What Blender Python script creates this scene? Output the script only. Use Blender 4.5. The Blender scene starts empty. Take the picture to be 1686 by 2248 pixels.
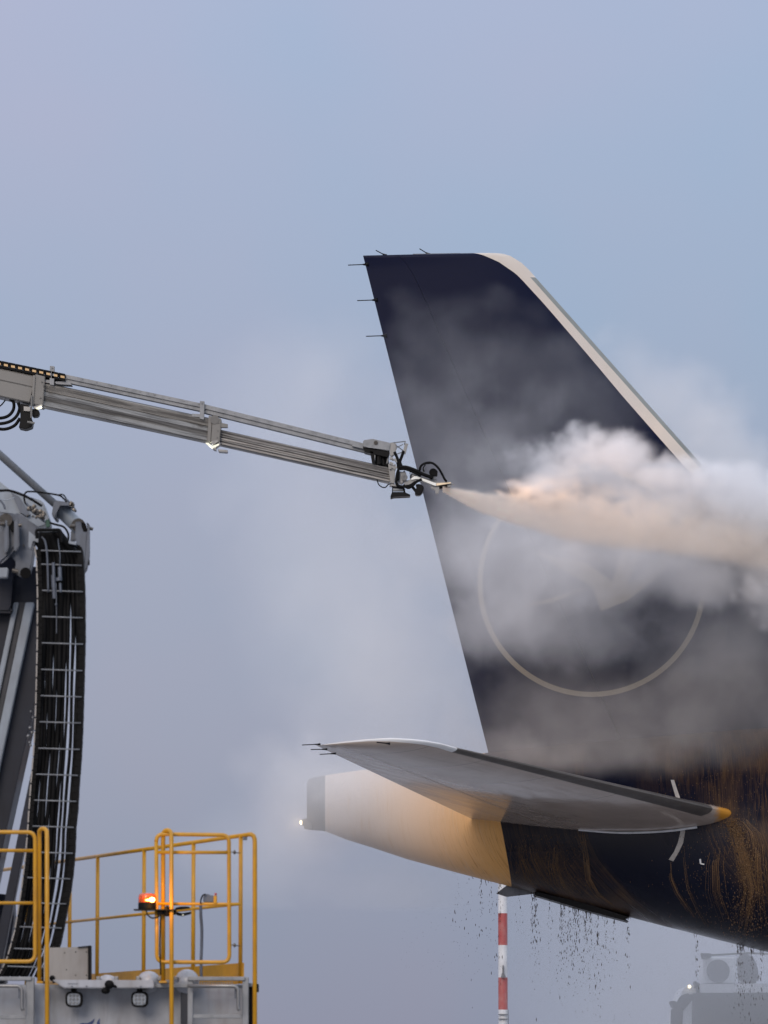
import bpy, bmesh, math, random
import numpy as np
from mathutils import Vector, Matrix

S = bpy.context.scene
C = S.collection
R = math.radians
random.seed(7)
rng = np.random.default_rng(11)

# ------------------------------------------------------------------ camera
F = 10824.0                 # focal length in pixels of the 1686 px wide photograph
TILT = R(6.72)
CAMZ = 1.7
cam = bpy.data.cameras.new('camera')
cam.sensor_fit = 'HORIZONTAL'; cam.sensor_width = 36.0; cam.lens = F / 1686 * 36
cam.clip_start = 0.5; cam.clip_end = 20000
cam.dof.use_dof = True; cam.dof.focus_distance = 84; cam.dof.aperture_fstop = 11
camo = bpy.data.objects.new('camera', cam); C.objects.link(camo)
camo.location = (0, 0, CAMZ); camo.rotation_euler = (math.pi / 2 + TILT, 0, 0)
S.camera = camo

# ------------------------------------------------------------------ world: nishita sky under a thin dusk overcast
w = bpy.data.worlds.new('World'); S.world = w; w.use_nodes = True
nt = w.node_tree; nt.nodes.clear()
wo = nt.nodes.new('ShaderNodeOutputWorld')
sky = nt.nodes.new('ShaderNodeTexSky'); sky.sky_type = 'NISHITA'; sky.sun_disc = False
SUN_EL, SUN_AZ = R(14), R(205)
sky.sun_elevation = SUN_EL; sky.sun_rotation = SUN_AZ; sky.dust_density = 2.0
b1 = nt.nodes.new('ShaderNodeBackground'); b1.inputs[1].default_value = 0.05
nt.links.new(sky.outputs[0], b1.inputs[0])
tc = nt.nodes.new('ShaderNodeTexCoord')
sx = nt.nodes.new('ShaderNodeSeparateXYZ'); nt.links.new(tc.outputs['Generated'], sx.inputs[0])
cr = nt.nodes.new('ShaderNodeValToRGB')
e = cr.color_ramp.elements
e[0].position = 0.0; e[0].color = (.262, .281, .372, 1)
e[1].position = 1.0; e[1].color = (1.15, 1.22, 1.42, 1)
for p_, c_ in ((.032, (.279, .303, .405, 1)), (.07, (.325, .350, .455, 1)), (.11, (.350, .385, .50, 1)), (.155, (.345, .423, .570, 1)), (.225, (.405, .470, .640, 1)), (.5, (.80, .85, 1.02, 1))):
    q = e.new(p_); q.color = c_
nt.links.new(sx.outputs['Z'], cr.inputs[0])
# faint mauve and blue drifts in the cloud layer
mp = nt.nodes.new('ShaderNodeMapping'); mp.inputs['Scale'].default_value = (9, 9, 9); mp.inputs['Location'].default_value = (3.3, 1.2, .35)
nt.links.new(tc.outputs['Generated'], mp.inputs[0])
nz = nt.nodes.new('ShaderNodeTexNoise'); nz.inputs['Scale'].default_value = 1.0; nz.inputs['Detail'].default_value = 3
nt.links.new(mp.outputs[0], nz.inputs[0])
cr2 = nt.nodes.new('ShaderNodeValToRGB'); e2 = cr2.color_ramp.elements
e2[0].position = .34; e2[0].color = (.93, 1.01, 1.03, 1); e2[1].position = .66; e2[1].color = (1.08, 1.0, 1.0, 1)
nt.links.new(nz.outputs[0], cr2.inputs[0])
mx = nt.nodes.new('ShaderNodeMix'); mx.data_type = 'RGBA'; mx.blend_type = 'MULTIPLY'; mx.inputs[0].default_value = 1
nt.links.new(cr.outputs[0], mx.inputs['A']); nt.links.new(cr2.outputs[0], mx.inputs['B'])
az = nt.nodes.new('ShaderNodeMapRange'); az.inputs['From Min'].default_value = -.05; az.inputs['From Max'].default_value = .08
nt.links.new(sx.outputs['X'], az.inputs[0])
cr3 = nt.nodes.new('ShaderNodeMix'); cr3.data_type = 'RGBA'; cr3.inputs['A'].default_value = (1.03, .995, .985, 1); cr3.inputs['B'].default_value = (.955, 1.0, 1.0, 1)
nt.links.new(az.outputs[0], cr3.inputs[0])
mx2 = nt.nodes.new('ShaderNodeMix'); mx2.data_type = 'RGBA'; mx2.blend_type = 'MULTIPLY'; mx2.inputs[0].default_value = 1
nt.links.new(mx.outputs['Result'], mx2.inputs['A']); nt.links.new(cr3.outputs['Result'], mx2.inputs['B'])
b2 = nt.nodes.new('ShaderNodeBackground'); b2.inputs[1].default_value = 1.08
nt.links.new(mx2.outputs['Result'], b2.inputs[0])
ms = nt.nodes.new('ShaderNodeMixShader'); ms.inputs[0].default_value = 0.9
nt.links.new(b1.outputs[0], ms.inputs[1]); nt.links.new(b2.outputs[0], ms.inputs[2])
nt.links.new(ms.outputs[0], wo.inputs[0])

sun = bpy.data.lights.new('sun', 'SUN'); sun.energy = 1.5; sun.angle = R(25); sun.color = (1, .87, .74)
suno = bpy.data.objects.new('sun', sun); C.objects.link(suno)
d_ = Vector((math.sin(SUN_AZ) * math.cos(SUN_EL), math.cos(SUN_AZ) * math.cos(SUN_EL), math.sin(SUN_EL)))
d_ = Vector((-.25, -.9, .42)).normalized()
suno.rotation_euler = d_.to_track_quat('Z', 'Y').to_euler(); suno.location = (0, -20, 60)
sky.sun_elevation = math.asin(d_.z); sky.sun_rotation = math.atan2(d_.x, d_.y)

S.view_settings.view_transform = 'Standard'; S.view_settings.look = 'None'
S.view_settings.gamma = 1; S.view_settings.exposure = 0
S.cycles.volume_bounces = 5; S.cycles.max_bounces = 10; S.cycles.use_denoising = True
S.cycles.use_adaptive_sampling = True; S.cycles.adaptive_threshold = 0.02
S.cycles.sample_clamp_indirect = 4


def P(px, py, Y):
    """photograph pixel (1686x2248) at distance Y -> point of the place"""
    u = (px - 843) / F; v = (1124 - py) / F
    ry = math.cos(TILT) - v * math.sin(TILT); rz = math.sin(TILT) + v * math.cos(TILT)
    t = Y / ry
    return Vector((t * u, Y, CAMZ + t * rz))


def m_(px, Y): return px * Y / F


# ------------------------------------------------------------------ materials
class NT:
    def __init__(s, name):
        s.m = bpy.data.materials.new(name); s.m.use_nodes = True
        s.t = s.m.node_tree; s.p = s.t.nodes['Principled BSDF']
        s.co = s.t.nodes.new('ShaderNodeTexCoord').outputs['Object']
        s._xyz = None

    def new(s, t): return s.t.nodes.new(t)

    def lk(s, a, b): s.t.links.new(a, b)

    def xyz(s):
        if not s._xyz:
            n = s.new('ShaderNodeSeparateXYZ'); s.lk(s.co, n.inputs[0]); s._xyz = n.outputs
        return s._xyz

    def math(s, op, a, b=None, c=None, clamp=False):
        n = s.new('ShaderNodeMath'); n.operation = op; n.use_clamp = clamp
        for i, v in enumerate((a, b, c)):
            if v is None: continue
            if isinstance(v, (int, float)): n.inputs[i].default_value = v
            else: s.lk(v, n.inputs[i])
        return n.outputs[0]

    def noise(s, scale=(1, 1, 1), detail=4, vec=None, rough=.55, dist=0, loc=(0, 0, 0)):
        mpn = s.new('ShaderNodeMapping'); mpn.inputs['Scale'].default_value = scale; mpn.inputs['Location'].default_value = loc
        s.lk(vec or s.co, mpn.inputs[0])
        n = s.new('ShaderNodeTexNoise'); n.inputs['Scale'].default_value = 1; n.inputs['Detail'].default_value = detail
        n.inputs['Roughness'].default_value = rough; n.inputs['Distortion'].default_value = dist
        s.lk(mpn.outputs[0], n.inputs[0]); return n.outputs[0]

    def ss(s, v, a, b):
        n = s.new('ShaderNodeMapRange'); n.interpolation_type = 'SMOOTHSTEP'
        n.inputs['From Min'].default_value = a; n.inputs['From Max'].default_value = b
        s.lk(v, n.inputs[0]); return n.outputs[0]

    def mix(s, f, a, b, mode='MIX'):
        n = s.new('ShaderNodeMix'); n.data_type = 'RGBA'; n.blend_type = mode
        if isinstance(f, (int, float)): n.inputs[0].default_value = f
        else: s.lk(f, n.inputs[0])
        for v, k in ((a, 'A'), (b, 'B')):
            if isinstance(v, tuple): n.inputs[k].default_value = (*v[:3], 1)
            else: s.lk(v, n.inputs[k])
        return n.outputs['Result']

    def set(s, **k):
        for a, v in k.items():
            i = s.p.inputs[a.replace('_', ' ')]
            if isinstance(v, (int, float)): i.default_value = v
            elif isinstance(v, tuple): i.default_value = (*v[:3], 1)
            else: s.lk(v, i)
        return s

    def bump(s, h, dist=.01, strength=.4):
        n = s.new('ShaderNodeBump'); n.inputs['Strength'].default_value = strength; n.inputs['Distance'].default_value = dist
        s.lk(h, n.inputs['Height']); s.lk(n.outputs[0], s.p.inputs['Normal']); return s


def simple(name, col, rough=.5, metal=0.0, dirt=.25, scale=6, coat=0.0, dirtcol=None):
    n = NT(name)
    a = n.noise((scale,) * 3, 5); b = n.noise((scale * 5, scale * 5, scale * .8), 4, loc=(4, 2, 1))
    f = n.ss(a, .35, .75); g = n.ss(b, .45, .75)
    dc = dirtcol or tuple(c * .45 for c in col)
    c1 = n.mix(n.math('MULTIPLY', f, dirt), col, dc)
    c2 = n.mix(n.math('MULTIPLY', g, dirt * .8), c1, dc)
    n.set(Base_Color=c2, Roughness=n.math('MULTIPLY_ADD', a, .25, rough - .12), Metallic=metal, Coat_Weight=coat)
    if max(col) < .035: n.p.inputs['Specular IOR Level'].default_value = .12 if max(col) < .01 else .2
    n.bump(a, .002, .15)
    return n.m


M = {}
M['boom'] = simple('boom_grey_paint', (.165, .16, .15), .42, .0, .35, 2.2, .15, (.16, .15, .14))
def streaky(name, col, dark, rough, metal):
    n = NT(name); x, y, z = n.xyz()
    ac = n.math('ADD', n.math('MULTIPLY', x, .225), n.math('MULTIPLY', z, .974)); al = n.math('SUBTRACT', n.math('MULTIPLY', x, .974), n.math('MULTIPLY', z, .225))
    cv = n.new('ShaderNodeCombineXYZ'); n.lk(al, cv.inputs[0]); n.lk(y, cv.inputs[1]); n.lk(ac, cv.inputs[2])
    a = n.noise((.9, 2, 22), 4, cv.outputs[0], .6, .6); b = n.noise((5, 5, 60), 4, cv.outputs[0], .6, .3)
    c = n.mix(n.math('MULTIPLY', n.ss(a, .42, .62), .75), col, dark); c = n.mix(n.math('MULTIPLY', n.ss(b, .5, .7), .35), c, dark)
    n.set(Base_Color=c, Roughness=n.math('MULTIPLY_ADD', b, .25, rough), Metallic=metal); n.bump(b, .003, .25); return n.m


M['boomsec'] = streaky('worn_boom_section', (.235, .228, .215), (.07, .066, .062), .22, .55)
M['boomtip'] = streaky('dark_boom_section', (.27, .262, .255), (.06, .058, .058), .22, .6)
M['alu'] = simple('brushed_aluminium', (.24, .24, .24), .35, .75, .35, 5)
M['alu_light'] = simple('galvanised_steel', (.23, .24, .255), .5, .35, .4, 7)
M['black'] = simple('black_rubber', (.003, .003, .0035), .6, 0, .3, 9, 0, (.007, .007, .007))
M['blackmet'] = simple('black_steel', (.007, .007, .008), .42, .1, .3, 9)
M['yellow'] = simple('yellow_paint', (.50, .245, .002), .38, 0, .3, 9, .06, (.20, .10, .02))
M['white'] = simple('white_paint', (.34, .36, .40), .38, 0, .5, 3.5, .1, (.16, .15, .14))
M['armgrey'] = simple('light_arm_paint', (.24, .28, .33), .38, 0, .35, 4, .2, (.10, .10, .11))
M['armshade'] = simple('shaded_arm_paint', (.016, .019, .030), .4, 0, .35, 4, .1, (.009, .009, .013))  # arm sides in shade, their shade put into a darker colour
M['casting'] = simple('cast_steel', (.095, .112, .145), .42, .2, .45, 6, 0, (.05, .05, .055))
M['pin'] = simple('worn_pin_steel', (.11, .10, .09), .35, .7, .5, 20)
M['beige'] = simple('weathered_panel', (.30, .28, .26), .6, 0, .35, 4, 0, (.18, .15, .13))
M['red'] = simple('red_band_paint', (.33, .035, .03), .6, 0, .45, 3, 0, (.40, .20, .18))
M['pwhite'] = simple('white_band_paint', (.62, .63, .65), .6, 0, .3, 3)
M['lensgrey'] = simple('lamp_glass', (.30, .33, .37), .12, 0, .3, 60, .8)
M['blue'] = simple('blue_emblem_paint', (.02, .045, .16), .4, 0, .1, 8)
M['darkblue'] = simple('dark_paint_and_recess_shade', (.022, .026, .038), .5, 0, .4, 3)  # dark post and pivot paint; also the painted shade of the arm recess
M['cabglass'] = simple('tinted_glass', (.02, .022, .022), .08, 0, .1, 3, .5)
M['greymetal'] = simple('exhaust_metal', (.13, .135, .15), .4, .5, .4, 6)
M['brass'] = simple('green_fitting', (.02, .055, .042), .4, .5, .4, 20)
M['wood'] = simple('amber_cover', (.62, .40, .18), .4, 0, .3, 8)
M['cream'] = simple('cream_mark_paint', (.21, .17, .115), .4, 0, .1, 2)
M['fluid'] = simple('orange_fluid', (.155, .088, .038), .22, 0, .5, 9, .3, (.16, .08, .03))
M['drop'] = simple('dark_fluid_drop', (.07, .05, .035), .2, 0, .2, 9)
M['stabtip'] = simple('white_tip_paint', (.74, .74, .74), .22, 0, .1, 1.5, .5)
M['stablead'] = simple('worn_metal_leading_edge', (.10, .088, .08), .38, .2, .3, 1.5)
M['striplead'] = simple('bare_metal_leading_edge', (.24, .25, .23), .42, .35, .3, 1.5, 0, (.14, .14, .13))


def emit(name, col, st, base=(.8, .8, .8)):
    n = NT(name); n.set(Base_Color=base, Roughness=.3, Emission_Color=col, Emission_Strength=st); return n.m


M['e_warm'] = emit('lit_warm_lamp', (1, .80, .45), 3)
M['e_white'] = emit('lit_work_lamp', (1, .95, .72), .75, (.4, .4, .35))
M['e_amber'] = emit('lit_amber_bulb', (1, .50, .10), 18)
M['e_tail'] = emit('lit_tail_lamp', (1, .72, .38), 1.6)

SP = 92 / F
X0 = lambda px: (px - 843) * SP                          # world x of a photo column in the tail plane


def Z0(py): return P(843, py, 92).z


# ground
n = NT('wet_asphalt'); a = n.noise((.15, .15, .15), 6); b = n.noise((8, 8, 8), 5)
n.set(Base_Color=n.mix(n.ss(a, .4, .7), (.19, .19, .20), (.28, .28, .285)), Roughness=n.math('MULTIPLY_ADD', a, .5, .25)).bump(b, .01, .3)
M['ground'] = n.m

# white hull paint with orange fluid film; navy hull paint with brown runs
def livery(name, zone):
    n = NT(name); x, y, z = n.xyz()
    # flow lines go down the skin and sweep forward on the belly
    belly = n.math('SUBTRACT', Z0(1800), z); belly = n.math('MAXIMUM', belly, 0.0)
    u = n.math('SUBTRACT', x, n.math('MULTIPLY', n.math('MULTIPLY', belly, belly), .42))
    cv = n.new('ShaderNodeCombineXYZ'); n.lk(u, cv.inputs[0]); n.lk(y, cv.inputs[1]); n.lk(z, cv.inputs[2])
    st1 = n.noise((26, 1.0, 1.1), 5, cv.outputs[0], .6, .5)
    st2 = n.noise((60, 2.0, 2.6), 5, cv.outputs[0], .65, .8, (3, 1, 7))
    big = n.noise((1.6, .8, .9), 4, None, .55, .4, (1, 5, 2))
    fine = n.noise((30, 30, 30), 3)
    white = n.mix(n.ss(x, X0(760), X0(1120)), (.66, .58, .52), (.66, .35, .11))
    white = n.mix(n.math('MULTIPLY', n.ss(st1, .52, .72), .55), white, (.60, .44, .30))
    white = n.mix(n.math('MULTIPLY', n.ss(st2, .50, .70), n.ss(x, X0(900), X0(1100))), white, (.42, .20, .055))
    navy = (.003, .0045, .014)
    # where the runs are: aft band, narrow runs, broad curtain under the stabiliser root
    def band(c, wd, soft): return n.math('SUBTRACT', 1.0, n.ss(n.math('ABSOLUTE', n.math('SUBTRACT', u, X0(c))), wd * SP * .5, (wd * .5 + soft) * SP))
    aft = n.math('MULTIPLY', n.math('SUBTRACT', 1.0, n.ss(u, X0(1225), X0(1275))), n.math('ADD', .35, n.math('MULTIPLY', n.ss(belly, .2, 1.2), .65)))
    fwd = n.ss(u, X0(1500), X0(1560))
    gap = band(1618, 22, 18)
    fwd = n.math('MULTIPLY', fwd, n.math('SUBTRACT', 1.0, n.math('MULTIPLY', gap, .5)))
    reg = n.math('MAXIMUM', n.math('MAXIMUM', aft, fwd), n.math('MULTIPLY', band(1262, 10, 22), .9))
    top = n.math('MULTIPLY', n.ss(z, Z0(1790), Z0(1700)), n.ss(x, X0(1350), X0(1480)))
    reg = n.math('MAXIMUM', reg, top)
    k1 = n.math('MULTIPLY', n.ss(st1, .44, .66), reg); k2 = n.math('MULTIPLY', n.ss(st2, .50, .68), reg)
    k3 = n.math('MULTIPLY', n.ss(big, .42, .66), reg)
    nv = n.mix(n.math('MULTIPLY', k3, .7), navy, (.058, .033, .020))
    nv = n.mix(n.math('MULTIPLY', k1, .6), nv, (.062, .036, .018))
    nv = n.mix(n.math('MULTIPLY', k2, .5), nv, (.135, .074, .033))
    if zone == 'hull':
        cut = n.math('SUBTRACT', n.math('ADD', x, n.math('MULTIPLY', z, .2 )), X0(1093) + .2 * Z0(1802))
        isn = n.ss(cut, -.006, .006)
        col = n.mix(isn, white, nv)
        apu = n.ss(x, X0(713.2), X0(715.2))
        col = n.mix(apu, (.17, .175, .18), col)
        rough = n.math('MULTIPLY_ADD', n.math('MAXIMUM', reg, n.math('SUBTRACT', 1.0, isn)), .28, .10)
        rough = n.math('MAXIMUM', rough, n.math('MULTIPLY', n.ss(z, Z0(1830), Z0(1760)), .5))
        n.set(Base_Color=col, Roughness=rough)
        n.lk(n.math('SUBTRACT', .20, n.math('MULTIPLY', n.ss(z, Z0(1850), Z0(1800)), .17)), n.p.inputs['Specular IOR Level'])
        # plate seams
        n.bump(n.math('ADD', st2, n.math('MULTIPLY', fine, .3)), .012, .35)
    else:                                                # fin: runs only low down near the root
        low = n.math('MULTIPLY', n.ss(z, Z0(1600), Z0(1720)), n.ss(n.math('ADD', x, n.math('MULTIPLY', big, 1.5)), X0(1400), X0(1640)))
        col = n.mix(n.math('MULTIPLY', low, n.ss(st1, .42, .62)), (.0016, .0040, .022), (.10, .055, .025))
        col = n.mix(n.math('MULTIPLY', low, n.ss(st2, .52, .68)), col, (.13, .078, .045))
        n.set(Base_Color=col, Roughness=.42); n.p.inputs['Specular IOR Level'].default_value = .10
        n.bump(fine, .002, .1)
    return n.m


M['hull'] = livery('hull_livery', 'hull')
M['fin'] = livery('navy_fin_paint', 'fin')
M['finwhite'] = simple('cream_white_band', (.56, .50, .44), .35, 0, .12, 1.2, .1, (.45, .38, .30))
n = NT('stabiliser_grey_paint'); x, y, z = n.xyz(); a = n.noise((1.5, 1.5, 1.5), 5); st = n.noise((3, 30, 3), 5, None, .6, .6)
col = n.mix(n.math('MULTIPLY', n.ss(a, .35, .7), .35), (.44, .365, .31), (.31, .25, .205))
ac = n.math('SUBTRACT', n.math('MULTIPLY', x, .79), n.math('MULTIPLY', y, .61)); al = n.math('ADD', n.math('MULTIPLY', x, .61), n.math('MULTIPLY', y, .79))
cv = n.new('ShaderNodeCombineXYZ'); n.lk(ac, cv.inputs[0]); n.lk(al, cv.inputs[1]); n.lk(z, cv.inputs[2])
sk = n.noise((7, .45, 1), 5, cv.outputs[0], .65, .5); sk2 = n.noise((38, 1.2, 1), 3, cv.outputs[0], .6)
col = n.mix(n.math('MULTIPLY', n.ss(st, .5, .75), .3), col, (.26, .22, .19))
col = n.mix(n.math('MULTIPLY', n.ss(sk, .5, .7), .28), col, (.24, .19, .155))
for k_, (sl_, w_) in enumerate(((83.30, .012), (84.6, .010), (86.2, .010), (88.0, .010))):      # chordwise panel joints
    ln = n.math('SUBTRACT', 1.0, n.ss(n.math('ABSOLUTE', n.math('SUBTRACT', n.math('ADD', y, n.math('MULTIPLY', x, .12)), sl_)), w_ * .5, w_)); col = n.mix(n.math('MULTIPLY', ln, .55), col, (.06, .05, .045))
spill = n.ss(n.math('ADD', x, n.math('MULTIPLY', n.noise((5, 5, 5), 4), .35)), X0(1570), X0(1592))
col = n.mix(spill, col, (.62, .28, .04))
wt = n.math('SUBTRACT', 1.0, n.ss(n.math('ADD', x, n.math('MULTIPLY', y, -.2)), X0(1020) - .2 * 83, X0(1028) - .2 * 83))
n.set(Base_Color=col, Roughness=n.math('MULTIPLY_ADD', n.ss(sk, .35, .65), .14, .13), Coat_Weight=.5, Coat_Roughness=.08)
n.bump(n.math('ADD', a, n.math('MULTIPLY', sk, .22)), .012, .32)
M['stab'] = n.m

# ------------------------------------------------------------------ mesh helpers
def empty(name, loc, label, cat, group=None):
    o = bpy.data.objects.new(name, None); C.objects.link(o); o.location = loc
    o.empty_display_size = .3
    o['label'] = label; o['category'] = cat
    if group: o['group'] = group
    return o


def obj(name, bm, mats, parent=None, smooth=False, label=None):
    me = bpy.data.meshes.new(name)
    bmesh.ops.recalc_face_normals(bm, faces=bm.faces)
    bm.to_mesh(me); bm.free()
    for mt in (mats if isinstance(mats, (list, tuple)) else [mats]): me.materials.append(mt)
    if smooth is not False:
        if smooth is True: me.shade_smooth()
        else: me.shade_smooth(); me.set_sharp_from_angle(angle=R(smooth))
    o = bpy.data.objects.new(name, me); C.objects.link(o)
    if parent:
        o.parent = parent
        wl = Vector((0, 0, 0)); q = parent
        while q: wl += Vector(q.location); q = q.parent
        o.location = -wl                             # meshes keep world coordinates
    if label: o['label'] = label
    return o


def B(): return bmesh.new()


def box(bm, c, size, rot=None, bev=0.0, mi=0):
    v = []
    for i in (-.5, .5):
        for j in (-.5, .5):
            for k in (-.5, .5):
                q = Vector((i * size[0], j * size[1], k * size[2]))
                if rot: q = rot @ q
                v.append(bm.verts.new(Vector(c) + q))
    fs = [bm.faces.new([v[a] for a in f]) for f in ((0, 1, 3, 2), (4, 6, 7, 5), (0, 4, 5, 1), (2, 3, 7, 6), (0, 2, 6, 4), (1, 5, 7, 3))]
    for f in fs: f.material_index = mi
    if bev:
        es = list({e for f in fs for e in f.edges})
        bmesh.ops.bevel(bm, geom=es, offset=bev, segments=2, affect='EDGES', profile=.5)
    return v


def pbox(bm, x0, y0, x1, y1, Y, dep, bev=0.0, mi=0):
    """box whose front face covers pixels x0..x1, y0..y1 at distance Y"""
    a = P(x0, y0, Y); b = P(x1, y1, Y)
    box(bm, ((a.x + b.x) / 2, Y + dep / 2, (a.z + b.z) / 2), (abs(b.x - a.x), dep, abs(a.z - b.z)), None, bev, mi)


def prism(bm, pts, Y, dep, mi=0, bev=0.0):
    """outline (pixels) at distance Y, dep metres thick away from the camera"""
    f0 = [bm.verts.new(P(x, y, Y)) for x, y in pts]
    f1 = [bm.verts.new(v.co + Vector((0, dep, 0))) for v in f0]
    n_ = len(pts); fs = []
    fs.append(bm.faces.new(f0)); fs.append(bm.faces.new(f1[::-1]))
    for i in range(n_): fs.append(bm.faces.new((f0[i], f1[i], f1[(i + 1) % n_], f0[(i + 1) % n_])))
    for f in fs: f.material_index = mi
    if bev:
        bmesh.ops.bevel(bm, geom=list({e for f in fs for e in f.edges}), offset=bev, segments=2, affect='EDGES')


def catmull(pts, n_=6):
    if len(pts) < 3: return pts
    out = []
    q = [pts[0] * 2 - pts[1]] + list(pts) + [pts[-1] * 2 - pts[-2]]
    for i in range(1, len(q) - 2):
        a, b, c, d = q[i - 1:i + 3]
        for k in range(n_):
            t = k / n_
            out.append(.5 * ((2 * b) + (c - a) * t + (2 * a - 5 * b + 4 * c - d) * t * t + (3 * b - a - 3 * c + d) * t ** 3))
    out.append(pts[-1]); return out


def tube(bm, pts, r, seg=10, smooth=False, mi=0, cap=True):
    pts = [Vector(p) for p in pts]
    if smooth: pts = catmull(pts)
    rr = r if isinstance(r, (list, tuple)) else [r] * len(pts)
    if len(rr) != len(pts): rr = [rr[0] + (rr[-1] - rr[0]) * i / (len(pts) - 1) for i in range(len(pts))]
    t = (pts[1] - pts[0]).normalized()
    up = Vector((0, 0, 1)) if abs(t.z) < .9 else Vector((0, 1, 0))
    nx = t.cross(up).normalized(); rings = []
    for i, p in enumerate(pts):
        t2 = (pts[min(i + 1, len(pts) - 1)] - pts[max(i - 1, 0)])
        if t2.length < 1e-9: t2 = t
        t2.normalize()
        nx = (nx - t2 * nx.dot(t2)).normalized(); ny = t2.cross(nx)
        rings.append([bm.verts.new(p + (nx * math.cos(2 * math.pi * k / seg) + ny * math.sin(2 * math.pi * k / seg)) * rr[i]) for k in range(seg)])
    for i in range(len(rings) - 1):
        for k in range(seg):
            f = bm.faces.new((rings[i][k], rings[i][(k + 1) % seg], rings[i + 1][(k + 1) % seg], rings[i + 1][k])); f.material_index = mi
    if cap:
        f = bm.faces.new(rings[0][::-1]); f.material_index = mi
        f = bm.faces.new(rings[-1]); f.material_index = mi


def ptube(bm, pts, Y, rpx, **k):
    """tube along pixel points (x, y[, dY])"""
    q = [P(p[0], p[1], Y + (p[2] if len(p) > 2 else 0)) for p in pts]
    tube(bm, q, m_(rpx, Y), **k)


def rcorner(pts, r, n_=7, closed=False):
    """round the corners of a pixel polyline"""
    out = []; N_ = len(pts)
    for i, p in enumerate(pts):
        if not closed and i in (0, N_ - 1): out.append(tuple(p)); continue
        a = Vector(pts[i - 1]); b = Vector(p); c = Vector(pts[(i + 1) % N_])
        d1 = (a - b); d2 = (c - b); l = min(r, d1.length * .49, d2.length * .49)
        s0 = b + d1.normalized() * l; s1 = b + d2.normalized() * l
        for k in range(n_ + 1):
            t = k / n_
            q = s0 * (1 - t) ** 2 + b * 2 * t * (1 - t) + s1 * t * t
            # pull towards a circular arc
            out.append((q.x, q.y))
    if closed: out.append(out[0])
    return out


def beam(bm, a, b, h, wd, mi=0, bev=0.0, sides=None):
    """box beam between points a, b: h = height in the picture plane, wd = depth"""
    a = Vector(a); b = Vector(b); t = (b - a); L = t.length; t.normalize()
    dp = Vector((0, 1, 0)); dp = (dp - t * dp.dot(t)).normalized(); up = t.cross(dp) * -1
    rot = Matrix((t, dp, up)).transposed()
    box(bm, (a + b) / 2, (L, wd, h), rot, bev, mi)


def cyl(bm, a, b, r, seg=20, mi=0): tube(bm, [a, b], r, seg=seg, mi=mi)


def ball(bm, c, r, seg=12, sq=(1, 1, 1), mi=0):
    g = bmesh.ops.create_uvsphere(bm, u_segments=seg, v_segments=max(6, seg // 2), radius=r)
    for v in g['verts']: v.co = Vector((v.co.x * sq[0], v.co.y * sq[1], v.co.z * sq[2])) + Vector(c)
    if mi:
        for f in {f for v in g['verts'] for f in v.link_faces}: f.material_index = mi


def interp(tab, x): return float(np.interp(x, [t[0] for t in tab], [t[1] for t in tab]))


# ------------------------------------------------------------------ ground
bm = B(); v = [bm.verts.new(q) for q in ((-6000, -200, 0), (6000, -200, 0), (6000, 12000, 0), (-6000, 12000, 0))]; bm.faces.new(v)
g = obj('ground', bm, M['ground']); g['kind'] = 'structure'

# ------------------------------------------------------------------ airliner
DT = 92.0
plane = empty('airliner', (X0(1500), DT, 0), 'navy and white airliner tail streaked with orange fluid and wrapped in steam', 'airplane')

# fuselage: stations (column, bottom row, top row)
ST = [(700, 1823, 1706), (714.4, 1825, 1702), (760, 1843, 1695), (815, 1860, 1688), (893, 1886, 1676), (978, 1909, 1665), (1076, 1935, 1652), (1123, 1947, 1647),
      (1174, 1960, 1641), (1289, 1992, 1630), (1383, 2014, 1622), (1468, 2036, 1614), (1585, 2066, 1604), (1686, 2091, 1596),
      (1900, 2143, 1580), (2300, 2225, 1560), (2800, 2290, 1545), (3600, 2300, 1542), (6000, 2300, 1542), (7000, 2298, 1560), (7600, 2285, 1640), (8000, 2250, 1760), (8300, 2170, 1950), (8380, 2110, 2030)]


def fus(px):
    b = interp([(s[0], s[1]) for s in ST], px); t = interp([(s[0], s[2]) for s in ST], px)
    zb, zt = Z0(b), Z0(t); return (zb + zt) / 2, (zt - zb) / 2


def fus_y(px, py, off=0.0):
    """point of the near skin at a pixel, off metres proud"""
    Y = 91.0
    for _ in range(4):
        p = P(px, py, Y); cpx = 843 + p.x / SP
        zc, r = fus(cpx); dz = max(-.995, min(.995, (p.z - zc) / r))
        Y = DT - r * math.sqrt(1 - dz * dz) - off
    return P(px, py, Y)


bm = B(); rings = []
xs = []
for i in range(len(ST) - 1):
    k = max(1, int((ST[i + 1][0] - ST[i][0]) / 60)); k = min(k, 8)
    xs += [ST[i][0] + (ST[i + 1][0] - ST[i][0]) * j / k for j in range(k)]
xs.append(ST[-1][0])
for px in xs:
    zc, r = fus(px)
    rings.append([bm.verts.new((X0(px), DT + r * math.cos(2 * math.pi * k / 96), zc + r * math.sin(2 * math.pi * k / 96))) for k in range(96)])
for i in range(len(rings) - 1):
    for k in range(96): bm.faces.new((rings[i][k], rings[i][(k + 1) % 96], rings[i + 1][(k + 1) % 96], rings[i + 1][k]))
bm.faces.new(rings[0]); bm.faces.new(rings[-1])
hull = obj('fuselage', bm, M['hull'], plane, 60)

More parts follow.
